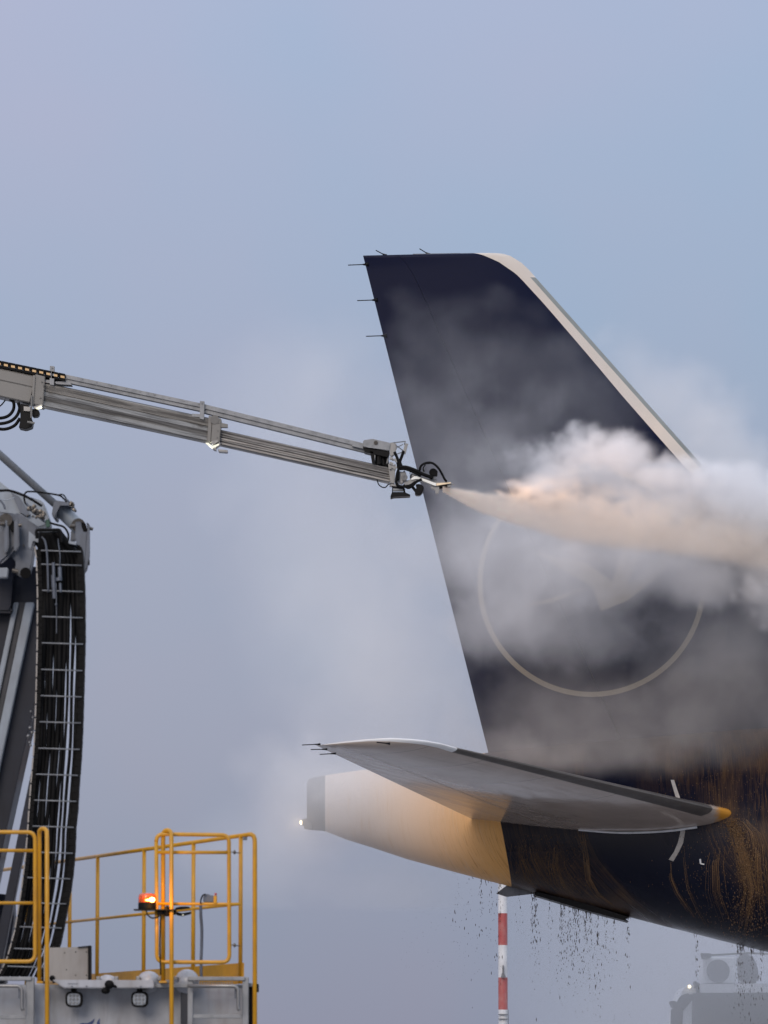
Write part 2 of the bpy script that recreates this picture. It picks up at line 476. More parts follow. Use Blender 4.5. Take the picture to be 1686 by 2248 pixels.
# exhaust cone at the very end
bm = B(); rings = []
for px, b, t in ((714, 1824.5, 1702.5), (706, 1823.5, 1703.5), (690, 1822.8, 1706), (680, 1822, 1709), (675, 1821, 1714), (674, 1815, 1722), (690, 1812, 1726)):
    zb, zt = Z0(b), Z0(t); r = (zt - zb) / 2 * 1.004; zc = (zb + zt) / 2
    rings.append([bm.verts.new((X0(px), DT + r * math.cos(2 * math.pi * k / 64), zc + r * math.sin(2 * math.pi * k / 64))) for k in range(64)])
for i in range(len(rings) - 1):
    for k in range(64): bm.faces.new((rings[i][k], rings[i][(k + 1) % 64], rings[i + 1][(k + 1) % 64], rings[i + 1][k]))
bm.faces.new(rings[-1])
obj('exhaust_cone', bm, M['greymetal'], plane, 40)
bm = B()
ptube(bm, [(676, 1806), (664, 1806)], DT - .25, 7, seg=12)
prism(bm, [(664, 1798), (684, 1795), (684, 1820), (668, 1819)], DT - .33, .2)
tl = obj('tail_light', bm, M['greymetal'], plane, 40)
bm = B(); ball(bm, P(661.5, 1806, DT - .25), m_(3.4, 92), 10, (.8, 1, 1.5)); obj('lens', bm, M['e_tail'], tl, True)

# fin
FLE = [(0, 1045), (.5, 1088), (3, 1106), (8, 1121), (23.5, 1145), (38, 1160), (51.5, 1172), (503.3, 1565.5), (1200, 2173)]
FNV = [(0, 1033), (.3, 1036), (3, 1047), (8.7, 1064), (22.4, 1094), (48.9, 1131.6), (63, 1145.6), (121, 1197.7), (249, 1305), (316.6, 1360), (442.4, 1468), (1200, 2129)]


def fin_pt(px, d, hy):
    py = 561 - .0215 * (px - 797) + d
    q = P(px, py, DT); return Vector((q.x, DT + hy, q.z))


drows = [0, .35, 1, 2, 3.5, 5.5, 8, 12, 17, 23.5, 30, 38, 45, 51.5, 56.8, 64, 75, 90] + list(range(110, 1181, 30))
SFR = [0, .10, .2, .2895, .2915, .36, .44, .53, .62, .71, .80, .88, .94]      # chord fractions from the trailing edge; hinge at .29
grid = []
for d in drows:
    te = 797 + .2507 * d; le = interp(FLE, d); nv = min(interp(FNV, d), le - .5); sp = le - (13 if d > 56 else .3)
    vle = max(le, 1171.6 + (d - 51.6) / 1.1469)      # untrimmed leading edge for thickness
    nv = min(nv, sp - .2)
    cols = [te + (nv - te) * f / .94 for f in SFR] + [nv + (sp - nv) * .5, sp, le - (le - sp) * .35, le - (le - sp) * .1, le]
    cap = 1 if d >= 7 else math.sqrt(max(0, 1 - (1 - d / 7) ** 2))
    row = []
    for px in cols:
        s = max(0, min(1, (le - px) / max(1, (vle - te)))); ch = m_(vle - te, DT)
        tt = .095 * 5 * (.2969 * math.sqrt(s) - .126 * s - .3516 * s * s + .2843 * s ** 3 - .1036 * s ** 4) * ch
        row.append((px, d, max(0, tt) * cap))
    grid.append(row)
nc = len(grid[0])
NVC = len(SFR) - 1


def finpart(name, c0, c1, mat, rows=None, matf=None, parent=plane, close_le=False):
    bm = B(); rows = rows or range(len(grid)); rows = list(rows); vs = {}
    for side in (-1, 1):
        for i in rows:
            for j in range(c0, c1 + 1):
                px, d, h = grid[i][j]; vs[side, i, j] = bm.verts.new(fin_pt(px, d, side * h))
        for a, b in zip(rows, rows[1:]):
            for j in range(c0, c1):
                f = bm.faces.new((vs[side, a, j], vs[side, a, j + 1], vs[side, b, j + 1], vs[side, b, j]))
                if matf: f.material_index = matf(a, j)
    for j in (c0, c1):                                   # closing webs, so no daylight shows through the joints
        if (j == 0) or (j == nc - 1): continue
        for a, b in zip(rows, rows[1:]): bm.faces.new((vs[-1, a, j], vs[-1, b, j], vs[1, b, j], vs[1, a, j]))
    bmesh.ops.remove_doubles(bm, verts=bm.verts, dist=.0006)
    return obj(name, bm, mat, parent, 45)


istrip = drows.index(56.8)
fin = finpart('vertical_fin', 4, nc - 4, [M['fin'], M['finwhite']], None, lambda i, j: 1 if j >= NVC else 0)
finpart('fin_tip_edge', nc - 4, nc - 1, M['finwhite'], range(0, istrip + 1))
finpart('leading_edge', nc - 4, nc - 1, M['striplead'], range(istrip, len(grid)))
finpart('rudder', 0, 3, M['fin'])


def fin_half(px, py):
    d = py - 561 + .0215 * (px - 797)
    te = 797 + .2507 * d; le = interp(FLE, d); vle = max(le, 1171.6 + (d - 51.6) / 1.1469)
    s = max(0, min(1, (le - px) / (vle - te))); ch = m_(vle - te, DT)
    return .095 * 5 * (.2969 * math.sqrt(s) - .126 * s - .3516 * s * s + .2843 * s ** 3 - .1036 * s ** 4) * ch


def decal(name, polys, mat, parent, off=.004):
    """painted mark: thin skin following the fin surface, outline given in pixels"""
    bm = B()
    for poly in polys:
        vs = [bm.verts.new((X0(x), DT - fin_half(x, y) - off, Z0(y))) for x, y in poly]
        bm.faces.new(vs)
    return obj(name, bm, mat, parent)


ring = []
for k in range(96):
    a0, a1 = 2 * math.pi * k / 96, 2 * math.pi * (k + 1) / 96
    ring.append([(1300 + 251 * math.cos(a0), 1281 + 251 * math.sin(a0)), (1300 + 251 * math.cos(a1), 1281 + 251 * math.sin(a1)),
                 (1300 + 240 * math.cos(a1), 1281 + 240 * math.sin(a1)), (1300 + 240 * math.cos(a0), 1281 + 240 * math.sin(a0))])
decal('tail_ring_mark', ring, M['cream'], fin)
birdpoly = [[(1140, 1335), (1215, 1325), (1300, 1290), (1248, 1262), (1180, 1215), (1290, 1240), (1345, 1280)],
            [(1300, 1290), (1345, 1280), (1378, 1290), (1450, 1225), (1520, 1190), (1440, 1275), (1378, 1322), (1320, 1345)],
            [(1345, 1280), (1378, 1290), (1410, 1215), (1400, 1120), (1372, 1200)]]
# split into small quads so the mark hugs the curved skin
decal('tail_bird_mark', birdpoly, M['cream'], fin, .03)

# static wicks
def wick(parent, base, tip, Y, s=1.0, root=7):
    bm = B(); a = P(*base, Y); b = P(*tip, Y)
    k = a + (b - a) * .18
    tube(bm, [a + (a - b).normalized() * .05, a, k], [m_(root * .8, Y), m_(root * .45, Y), m_(1.4, Y)], seg=8)
    tube(bm, [k, b], m_(1.15, Y) * s, seg=6)
    return obj('static_wick', bm, M['blackmet'], parent, True)


for bs, tp in (((803, 580.5), (764, 582)), ((823, 658.5), (784, 660)), ((843, 737), (803.6, 738.3))): wick(plane, bs, tp, DT)
for bs, tp in (((843, 559), (825, 549.5)), ((938, 556.5), (921, 546))): wick(plane, bs, tp, DT, 1, 5)
bm = B(); prism(bm, [(905, 559.5), (907, 557), (1010, 555.5), (1012, 557.5)], DT - .03, .06); obj('tip_seam_strip', bm, M['greymetal'], plane)

# horizontal stabiliser
LEt = [(-.12, (1665, 1800, 91.1)), (0, (1618, 1788, 90.2)), (.86, (1004, 1644, 83.7)), (.90, (972, 1634.5, 83.35)), (.935, (940, 1628.5, 83.1)), (.965, (905, 1625, 82.88)), (.985, (864, 1622.6, 82.75)),
       (.994, (815, 1624, 82.68)), (.998, (765, 1628.5, 82.62)), (1.0, (712, 1634.6, 82.6))]
TEt = [(-.12, (1072, 1815, 91.8)), (0, (1032, 1796, 90.8)), (1.0, (694, 1636.4, 82.6))]


def lerp3(tab, e_):
    k = [t[0] for t in tab]; pts = [P(*t[1]) for t in tab]
    return Vector([float(np.interp(e_, k, [p[i] for p in pts])) for i in range(3)])


etas = [-.12, -.05, 0, .03, .08, .16, .26, .36, .46, .56, .66, .76, .86, .90, .935, .965, .985, .994, .998, 1.0]
CH = [0, .006, .02, .045, .0451, .08, .14, .22, .32, .42, .52, .62, .697, .7035, .78, .86, .93, 1]      # from the leading edge


def naca(s): return 5 * (.2969 * math.sqrt(s) - .126 * s - .3516 * s * s + .2843 * s ** 3 - .1036 * s ** 4)


hg = []
for e_ in etas:
    le, te = lerp3(LEt, e_), lerp3(TEt, e_); ch = (le - te).length
    T = .092 - .01 * max(0, e_)
    if e_ > .99: T *= .8
    if e_ < .12: T *= 1 + .1 * (1 - max(0, e_) / .12)
    row = []
    for s in CH:
        q = le + (te - le) * s; h = naca(s) * T * ch
        cam_ = .014 * ch * math.sin(math.pi * min(1, s * 1.1)) if s < .91 else 0
        row.append((q + Vector((0, 0, h - cam_)), q - Vector((0, 0, h + cam_))))
    hg.append(row)


def hpart(name, r0, r1, c0, c1, mat, flip, tipcap=False, parent=plane):
    bm = B(); vs = {}
    fx = (lambda p: Vector((p.x, 2 * DT - p.y, p.z))) if flip else (lambda p: p)
    for sd in (0, 1):
        for i in range(r0, r1 + 1):
            for j in range(c0, c1 + 1): vs[sd, i, j] = bm.verts.new(fx(hg[i][j][sd]))
        for i in range(r0, r1):
            for j in range(c0, c1): bm.faces.new((vs[sd, i, j], vs[sd, i, j + 1], vs[sd, i + 1, j + 1], vs[sd, i + 1, j]))
    for j in (c0, c1):
        if j in (0, len(CH) - 1): continue
        for i in range(r0, r1): bm.faces.new((vs[0, i, j], vs[0, i + 1, j], vs[1, i + 1, j], vs[1, i, j]))
    if tipcap:
        for j in range(c0, c1): bm.faces.new((vs[0, r1, j], vs[0, r1, j + 1], vs[1, r1, j + 1], vs[1, r1, j]))
    bmesh.ops.remove_doubles(bm, verts=bm.verts, dist=.0004)
    return obj(name, bm, mat, parent, 50)


NE = len(etas) - 1; iB = etas.index(.86); i0 = etas.index(.08)
for flip in (False, True):
    hs = hpart('horizontal_stabiliser', 0, NE, 3, 12, M['stab'], flip)
    hpart('leading_edge_root', 0, i0, 0, 3, M['stab'], flip, parent=hs)
    hpart('leading_edge', i0, iB, 0, 3, M['stablead'], flip, parent=hs)
    hpart('stabiliser_tip', iB, NE, 0, 3, M['stabtip'], flip, parent=hs)
    hpart('elevator', 0, NE, 13, len(CH) - 1, M['stab'], flip, parent=hs)
    if not flip:
        near = hs
        for bs, tp, Y in (((697, 1634), (663, 1635.5), 82.6), ((712, 1645), (682, 1645.3), 82.7), ((731, 1654.5), (702, 1656), 83.0)): wick(hs, bs, tp, Y, 1, 3.4)
        wick(hs, (850, 1632), (827, 1629.5), 82.5, 1.3, 4)
        bm = B()
        pts = [fus_y(x_, y_, .0) for x_, y_ in ((1270, 1822), (1340, 1827.5), (1400, 1828), (1470, 1824), (1530, 1816))]
        tube(bm, [p + Vector((0, -.05, .0)) for p in pts], [m_(2.2, 92), m_(2.8, 92)], seg=8, smooth=True)
        obj('root_seal', bm, M['pwhite'], plane, True)

# curved trim scale on the hull, strake, belly door
bm = B()
arc = [(1476, 1712), (1483, 1735), (1490, 1756), (1496, 1780), (1499, 1805), (1498.5, 1828), (1494, 1850), (1485, 1870), (1473, 1888)]
vp = None
for i, (x_, y_) in enumerate(arc):
    wd = 11 - 3.5 * abs(i - 4) / 4 + (2.5 if i > 5 else 0)
    a, b = bm.verts.new(fus_y(x_ - wd / 2, y_ - (1 if i == 8 else 0), .006)), bm.verts.new(fus_y(x_ + wd / 2, y_ + (3 if i == 8 else 0), .006))
    if vp: bm.faces.new((vp[0], vp[1], b, a))
    vp = (a, b)
obj('trim_scale_mark', bm, simple('trim_mark_paint', (.36, .34, .32), .5, 0, .4, 14), hull)
bm = B(); prism(bm, [(1089, 1961.5), (1112, 1944), (1150, 1948), (1190, 1962), (1174, 1961), (1113, 1969)], DT + .1, .05, 0, .008)
obj('belly_strake', bm, M['greymetal'], plane)
bm = B(); prism(bm, [(1176, 1957), (1290, 1984), (1383, 2014), (1370, 2016), (1381, 2023.5), (1372, 2021), (1289, 1999), (1174, 1965)], DT - .35, .7, 0, .006)
obj('belly_door', bm, M['blackmet'], plane)
bm = B()
for (x_, y_) in ((1538, 1888), (1415, 1846), (1420, 1842), (1360, 1915)): pass
beam(bm, fus_y(1537, 1886, .01), fus_y(1538, 1896, .01), .03, .01); beam(bm, fus_y(1538, 1896, .01), fus_y(1546, 1897.5, .01), .02, .01)
obj('hull_placard', bm, M['pwhite'], hull)

# fluid running off the stabiliser root and down the hull
bm = B()
def run(pts, r, n_, spread, jit=4):
    for _ in range(n_):
        ox = random.gauss(0, spread); a0 = random.random() * 6; q = []
        t0 = random.uniform(0, .35); t1 = random.uniform(.6, 1.0)
        L = len(pts) - 1
        for k in range(22):
            t = t0 + (t1 - t0) * k / 21; i = min(int(t * L), L - 1); f = t * L - i
            x_ = pts[i][0] + (pts[i + 1][0] - pts[i][0]) * f; y_ = pts[i][1] + (pts[i + 1][1] - pts[i][1]) * f
            x_ += ox * (.6 + .6 * t) + math.sin(a0 + t * 6) * jit * .22 + random.gauss(0, jit * .04)
            q.append(fus_y(x_, y_, .008))
        rr = m_(r, 91) * random.uniform(.35, 1.0)
        tube(bm, q, [rr, rr * .5], seg=5, smooth=False)
run([(1612, 1800), (1622, 1850), (1636, 1900), (1648, 1950), (1640, 2010), (1632, 2060)], .42, 70, 13, 7)
run([(1625, 1795), (1650, 1830), (1655, 1860), (1650, 1900)], .5, 40, 14, 6)
run([(1473, 1890), (1475, 1930), (1488, 1960), (1508, 1990), (1530, 2020)], .34, 14, 3.2, 1.5)
run([(1500, 1830), (1505, 1900), (1512, 1950), (1535, 2000), (1560, 2040)], .3, 6, 2.5, 1)
run([(1278, 1826), (1287, 1880), (1292, 1930), (1312, 1965), (1345, 1990)], .5, 16, 4, 1.5)
run([(1222, 1850), (1220, 1900), (1232, 1940), (1255, 1972)], .45, 26, 12, 2)
run([(1150, 1850), (1155, 1890), (1172, 1930), (1200, 1955)], .4, 30, 20, 2)
run([(1668, 1850), (1670, 1900), (1676, 1960), (1684, 2050)], .5, 26, 9, 2)
run([(1580, 1850), (1572, 1900), (1575, 1960), (1600, 2030)], .45, 20, 13, 2)
def drop(c, r, st):
    o_ = [(1, 0, 0), (-1, 0, 0), (0, 1, 0), (0, -1, 0), (0, 0, st), (0, 0, -st)]
    v = [bm.verts.new((c[0] + a * r, c[1] + b * r, c[2] + d * r)) for a, b, d in o_]
    for f in ((0, 2, 4), (2, 1, 4), (1, 3, 4), (3, 0, 4), (2, 0, 5), (1, 2, 5), (3, 1, 5), (0, 3, 5)): bm.faces.new([v[i] for i in f])
SPL = [(1606, 1798), (1622, 1840), (1640, 1890), (1650, 1940), (1642, 2000), (1634, 2060)]
for _ in range(1500):
    t = random.random() ** 1.3 * 4.99; i = int(t); f = t - i
    x_ = SPL[i][0] + (SPL[i + 1][0] - SPL[i][0]) * f + random.gauss(0, 10 + t * 3); y_ = SPL[i][1] + (SPL[i + 1][1] - SPL[i][1]) * f + random.gauss(0, 8)
    if y_ > 1796 or x_ > 1618: drop(fus_y(x_, y_, random.uniform(.005, .06)), m_(random.choice((.5, .6, .8, 1.2)), 91), random.uniform(1, 2.5))
for _ in range(900):
    x_ = random.gauss(1600, 70); y_ = random.uniform(1690, 2040); drop(fus_y(x_, y_, .006), m_(random.choice((.35, .45, .6)), 91), random.uniform(1.5, 5))
for _ in range(700):
    x_ = random.uniform(1130, 1290); y_ = random.uniform(1830, 1930 + (x_ - 1130) * .25); drop(fus_y(x_, y_, .006), m_(random.choice((.3, .4, .55)), 91), random.uniform(1.5, 5))
fl = obj('fluid_runoff', bm, M['fluid'], None, True)
fl['kind'] = 'stuff'; fl['label'] = 'orange deicing fluid running down the navy hull in thin rivulets'; fl['category'] = 'fluid'

bm = B()
def drop(c, r, st):
    o_ = [(1, 0, 0), (-1, 0, 0), (0, 1, 0), (0, -1, 0), (0, 0, st), (0, 0, -st)]
    v = [bm.verts.new((c[0] + a * r, c[1] + b * r, c[2] + d * r)) for a, b, d in o_]
    for f in ((0, 2, 4), (2, 1, 4), (1, 3, 4), (3, 0, 4), (2, 0, 5), (1, 2, 5), (3, 1, 5), (0, 3, 5)): bm.faces.new([v[i] for i in f])
belly = [(s[0], s[1]) for s in ST]
streams = [(1004, .3), (1030, .3), (1055, .6), (1078, .5), (1095, .5), (1170, 1), (1176, 1), (1140, .3), (1207, .5), (1232, 1.3), (1238, 1), (1262, 1.2), (1270, 1), (1285, 1.4), (1296, 1.3), (1312, 1), (1330, .7), (1379, .6), (1530, .5), (1620, 1), (1628, 1.1), (1650, .8), (1672, .7), (1348, .5), (1250, 1)]
for x_, wgt in streams:
    y0 = interp(belly, x_)
    for _ in range(int(70 * wgt)):
        y_ = y0 + 3 + abs(random.gauss(0, 1)) * 95
        fall = (y_ - y0)
        xx = x_ + random.gauss(0, 1.0 + fall * .045)
        drop(P(xx, y_, DT + random.uniform(-.5, .5)), m_(random.choice((.35, .45, .5, .6, .95)), 92), random.uniform(1.5, 6.5))
    for _ in range(int(3 * wgt) + 1):                     # strings still hanging from the belly
        xx = x_ + random.gauss(0, 4); L = random.uniform(6, 26) * wgt; yy = interp(belly, xx) - 2
        q = [P(xx + random.gauss(0, .6) + k * .5, yy + L * k / 5, DT) for k in range(6)]
        tube(bm, q, [m_(.8, 92), m_(.35, 92)], seg=4)
for _ in range(900):
    x_ = random.uniform(880, 1686); y_ = interp(belly, x_) + random.uniform(0, 1) ** 1.3 * 240
    drop(P(x_, y_, DT + random.uniform(-1.5, 1.5)), m_(random.uniform(.25, .5), 92), random.uniform(1, 2.5))
dr = obj('fluid_drops', bm, M['drop']); dr['kind'] = 'stuff'; dr['label'] = 'dark drops of fluid raining from the aircraft belly'; dr['category'] = 'drops'

# ------------------------------------------------------------------ spray boom
YB = 80.0
boom = empty('spray_boom', (P(-700, 700, YB).x, YB + .15, 0), 'grey telescopic spray boom reaching to the fin, black hoses and nozzle at its tip', 'spray boom')


def bbeam(bm, top0, top1, h0, h1, Y, dep, n_=1, bev=0.01, mi=0, rib=True):
    """boom section given by its upper edge (pixels) and its height in pixels"""
    (xa, ya), (xb, yb) = top0, top1
    prism(bm, [(xa, ya), (xb, yb), (xb - .23 * h1, yb + h1), (xa - .23 * h0, ya + h0)], Y, dep, mi, bev)


def sec(name, top0, top1, h0, h1, Y, dep, mat, waves):
    """hollow-looking extruded section with long press lines along its side"""
    bm = B(); (xa, ya), (xb, yb) = top0, top1
    prof = [(0, .10), (.03, .03), (.07, 0)] + waves + [(.95, 0), (.985, .04), (1, .12)]
    n_ = 24; rows = []
    for i in range(n_ + 1):
        t = i / n_; x = xa + (xb - xa) * t; y = ya + (yb - ya) * t; h = h0 + (h1 - h0) * t
        fr = [P(x - .23 * h * f, y + h * f, Y) + Vector((0, o * m_(h, Y), 0)) for f, o in prof]
        a, b = P(x, y, Y), P(x - .23 * h, y + h, Y)
        fr += [b + Vector((0, dep - .04, 0)), b + Vector((0, dep, .04)), a + Vector((0, dep, -.04)), a + Vector((0, dep - .04, 0))]
        rows.append([bm.verts.new(q) for q in fr])
    m = len(rows[0])
    for i in range(n_):
        for j in range(m): bm.faces.new((rows[i][j], rows[i][(j + 1) % m], rows[i + 1][(j + 1) % m], rows[i + 1][j]))
    bm.faces.new(rows[0]); bm.faces.new(rows[-1])
    return obj(name, bm, mat, boom, 30)


outer = sec('outer_section', (-700, 655), (78, 824), 60, 61, YB, .42, M['boom'], [(.40, 0), (.43, .03), (.46, 0)])
mid = sec('middle_section', (60, 831), (474, 920), 51, 51, YB + .05, .34, M['boomsec'], [(.12, 0), (.30, .10), (.33, .10), (.345, .075), (.36, .10), (.55, 0), (.62, .06), (.74, .11), (.85, .05)])
inner = sec('inner_section', (470, 939.5), (862, 1027), 32.5, 32.5, YB + .10, .26, M['boomtip'], [(.10, 0), (.20, .12), (.30, .13), (.38, .02), (.44, .02), (.50, .14), (.60, .14), (.66, .02), (.72, .02), (.80, .13), (.90, .13)])
bm = B()
prism(bm, [(77, 820), (99, 825), (94, 892), (73, 887)], YB - .03, .48, 0, .012)
prism(bm, [(72, 823), (78, 824), (74, 889), (69, 888)], YB - .06, .54, 0, .008)
for x_, y_ in ((92, 838), (89, 873), (96, 845)): cyl(bm, P(x_, y_, YB - .05), P(x_, y_, YB), m_(2, YB), 8)
ptube(bm, [(69.5, 868), (68.5, 917)], YB - .1, 2.2, seg=8)
ptube(bm, [(60, 926), (76, 929)], YB - .1, 2.4, seg=8)
obj('section_collar', bm, M['boom'], outer, 30)
bm = B()
prism(bm, [(467, 914), (486, 919), (482, 971), (470, 975), (463, 968)], YB - .02, .40, 0, .01)
cyl(bm, P(471, 921, YB - .04), P(471, 921, YB + .3), m_(10, YB), 24)
prism(bm, [(458, 912), (466, 914), (462, 970), (455, 968)], YB - .01, .38, 0, .006)
for x_, y_ in ((478, 945), (477, 960), (480, 928)): cyl(bm, P(x_, y_, YB - .035), P(x_, y_, YB), m_(1.6, YB), 8)
prism(bm, [(484, 928), (500, 931), (500, 938.5), (484, 938)], YB, .1, 0, .004)
obj('section_collar', bm, M['boom'], mid, 30)
# lamp brackets with lit work lamps
def worklamp(pts, lens, name='work_lamp'):
    bm = B()
    for p_ in pts: prism(bm, p_, YB - .05, .22, 0, .004)
    wl = obj(name, bm, M['alu'], boom)
    bm = B(); prism(bm, lens, YB - .056, .12); obj('lens', bm, M['e_white'], wl)
    return wl
worklamp([[(472, 978), (482, 970), (484, 975), (474, 983)], [(478, 986), (500, 988), (499, 992.5), (480, 991)], [(466, 981), (474, 983), (475, 988), (468, 986)]], [(451, 972), (457, 972), (466, 979), (480, 974), (481, 977), (467, 984), (460, 979)])
if 0: worklamp([[(470, 975), (482, 968), (484, 975), (472, 985), (458, 977)], [(476, 985), (500, 988), (499, 993), (488, 994), (476, 991)], [(464, 980), (473, 982), (476, 990), (470, 988)]], [(452, 972), (458, 971), (463, 976), (460, 979)])
worklamp([[(73, 893), (92, 887), (94, 891), (76, 898)]], [(77, 896), (90, 889.5), (92, 890.5), (80, 897)])
bm = B(); prism(bm, [(463, 969), (477, 966), (480, 969), (467, 977)], YB - .07, .1); obj('lamp_bracket', bm, M['alu'], boom)
for px_, py_, en in ((462, 982, .7), (88, 897, 1.4)):
    l = bpy.data.lights.new('work_lamp_light', 'POINT'); l.energy = en; l.color = (1, .97, .72); l.shadow_soft_size = .04
    lo = bpy.data.objects.new('work_lamp_light', l); C.objects.link(lo); lo.location = P(px_, py_, YB + .12)
# guide rail above the boom
def railseg(bm, a, b, h, Y, dep):
    prism(bm, [a, b, (b[0], b[1] + h * .52), (a[0], a[1] + h * .52)], Y, dep, 0, .004)
    prism(bm, [(a[0], a[1] + h * .52), (b[0], b[1] + h * .52), (b[0], b[1] + h), (a[0], a[1] + h)], Y + .03, dep - .05)
bm = B(); railseg(bm, (144, 822), (442, 885.5), 17, YB + .05, .22)
prism(bm, [(119, 838), (150, 836), (158, 845), (124, 843)], YB + .03, .25)
for k in range(9):
    x_ = 180 + k * 32; y_ = 822 + (x_ - 144) * .2131; box(bm, P(x_, y_ + 2.5, YB + .045), (.02, .01, .02))
obj('guide_rail', bm, M['alu_light'], boom)
bm = B(); railseg(bm, (442, 885.5), (812, 976.5), 19, YB + .05, .22)
for k in range(14):
    x_ = 465 + k * 25; y_ = 885.5 + (x_ - 442) * .246; box(bm, P(x_, y_ + 3, YB + .045), (.014, .01, .014))
prism(bm, [(773, 972), (797, 977), (797, 985), (773, 979)], YB + .0, .1)
obj('guide_rail', bm, M['alu_light'], boom)
for xx, yt, yb in ((439, 880, 921), (109.5, 803, 846)):
    bm = B(); prism(bm, [(xx, yt), (xx + 10, yt + 1), (xx + 9, yb), (xx - .5, yb - 2)], YB - .02, .09, 0, .004)
    cyl(bm, P(xx + 5, yt + 5, YB - .035), P(xx + 5, yt + 5, YB), m_(1.6, YB), 8)
    prism(bm, [(xx - 18, yb - 13), (xx, yb - 12), (xx, yb - 5), (xx - 18, yb - 7)], YB + .03, .2)
    obj('rail_bracket', bm, M['alu_light'], boom)
# energy chain with pale windows on the outer section
ec0, ec1 = (-260, 738), (144, 821)
bm = B(); bmw = B()
L = 26
for k in range(L):
    t0, t1 = k / L, (k + .94) / L
    f = lambda t, o: (ec0[0] + (ec1[0] - ec0[0]) * t, ec0[1] + (ec1[1] - ec0[1]) * t + o)
    prism(bm, [f(t0, 0), f(t1, 0), f(t1, 5), f(t0, 5)], YB - .02, .3)
    prism(bm, [f(t0, 10), f(t1, 10), f(t1, 15.5), f(t0, 15.5)], YB - .02, .3)
    prism(bm, [f(t0, 4), f(t0 + .007, 4), f(t0 + .007, 11), f(t0, 11)], YB - .02, .3)
    prism(bm, [f(t0 + .011, 4.6), f(t1 - .004, 4.6), f(t1 - .004, 10.6), f(t0 + .011, 10.6)], YB - .018, .05, 1)
ch = obj('energy_chain', bm, [M['black'], M['wood']], boom)
bm = B(); prism(bm, [(-260, 752), (115, 829), (128, 843), (60, 832), (-260, 762)], YB + .1, .2); obj('chain_tray', bm, M['blackmet'], boom)
# pump block and hose loops under the outer section
bm = B(); prism(bm, [(44, 886), (64, 889), (66, 915), (72, 924), (70, 937), (56, 942), (41, 939), (46, 915)], YB + .02, .3, 0, .01)
prism(bm, [(70, 897), (84, 899), (87, 905), (84, 914), (71, 915)], YB + .02, .2, 0, .012); obj('swivel_block', bm, M['blackmet'], boom)
bm = B(); prism(bm, [(52, 892), (66, 893), (66, 903), (52, 902)], YB - .02, .1, 0, .004); obj('valve_block', bm, M['alu'], boom)
for loop in ([(22, 876), (30, 884), (29, 900), (18, 913), (0, 918), (-20, 915)], [(40, 884), (43, 897), (36, 914), (20, 926), (-5, 930), (-30, 922)], [(44, 918), (32, 934), (12, 942), (-8, 940), (-30, 930)], [(12, 878), (4, 888), (-6, 896)]):
    bm = B(); ptube(bm, loop, YB + .1, 3.6 if len(loop) > 4 else 1.5, seg=10, smooth=True); obj('hose', bm, M['black'], boom, True)
# head of the boom
bm = B()
prism(bm, [(797, 966.5), (817, 963), (857, 972), (855, 990), (809, 981), (797, 981)], YB - .04, .36, 0, .012)
obj('control_box', bm, M['alu_light'], boom)
bm = B(); cyl(bm, P(825, 972, YB - .06), P(825, 972, YB - .02), m_(4.5, YB), 16); obj('cable_gland', bm, M['pin'], boom)
bm = B()
prism(bm, [(798, 982), (812, 983), (856, 992), (852, 1004), (800, 992)], YB + .0, .3, 0, .006)
prism(bm, [(812, 990), (819, 992), (824, 1018), (817, 1017)], YB, .05); prism(bm, [(836, 996), (842, 997), (844, 1022), (838, 1021)], YB + .1, .06)
prism(bm, [(828, 994), (836, 996), (836, 1020), (828, 1018)], YB + .05, .12); prism(bm, [(818, 995), (830, 998), (852, 1003), (856, 1030), (824, 1020)], YB + .18, .1)
obj('hose_manifold', bm, M['blackmet'], boom)
for x_ in (822, 833, 846, 851):
    bm = B(); ptube(bm, [(x_, 985), (x_ + 1, 1000), (x_ + random.uniform(-3, 4), 1019)], YB + random.uniform(0, .1), 2.2, seg=8, smooth=True); obj('hose', bm, random.choice([M['black'], M['alu']]), boom, True)
bm = B()
prism(bm, [(856, 972), (862, 971), (870, 974), (871, 985), (862, 1002), (856, 1000)], YB, .1, 0, .004)
for a, b in (((864, 972), (890, 969)), ((890, 970), (888, 975)), ((868, 984), (884, 976)), ((868, 977), (886, 990)), ((860, 1001), (885, 992))): beam(bm, P(*a, YB), P(*b, YB + .05), .014, .03)
prism(bm, [(889, 973), (896, 974), (890, 996), (884, 994)], YB - .02, .12, 0, .003)
prism(bm, [(852, 1018), (868, 1022), (866, 1062), (857, 1060)], YB - .02, .34, 0, .006)
prism(bm, [(873, 1034), (886, 1036), (890, 1050), (884, 1062), (872, 1058)], YB, .2, 0, .012)
prism(bm, [(857, 1062), (874, 1064), (872, 1068), (855, 1066)], YB, .2)
for _ in range(16):
    x_, y_ = random.uniform(856, 876), random.uniform(1006, 1032); box(bm, P(x_, y_, YB - random.uniform(0, .05)), (random.uniform(.02, .05), .06, random.uniform(.02, .05)))
obj('head_bracket', bm, M['alu'], boom)
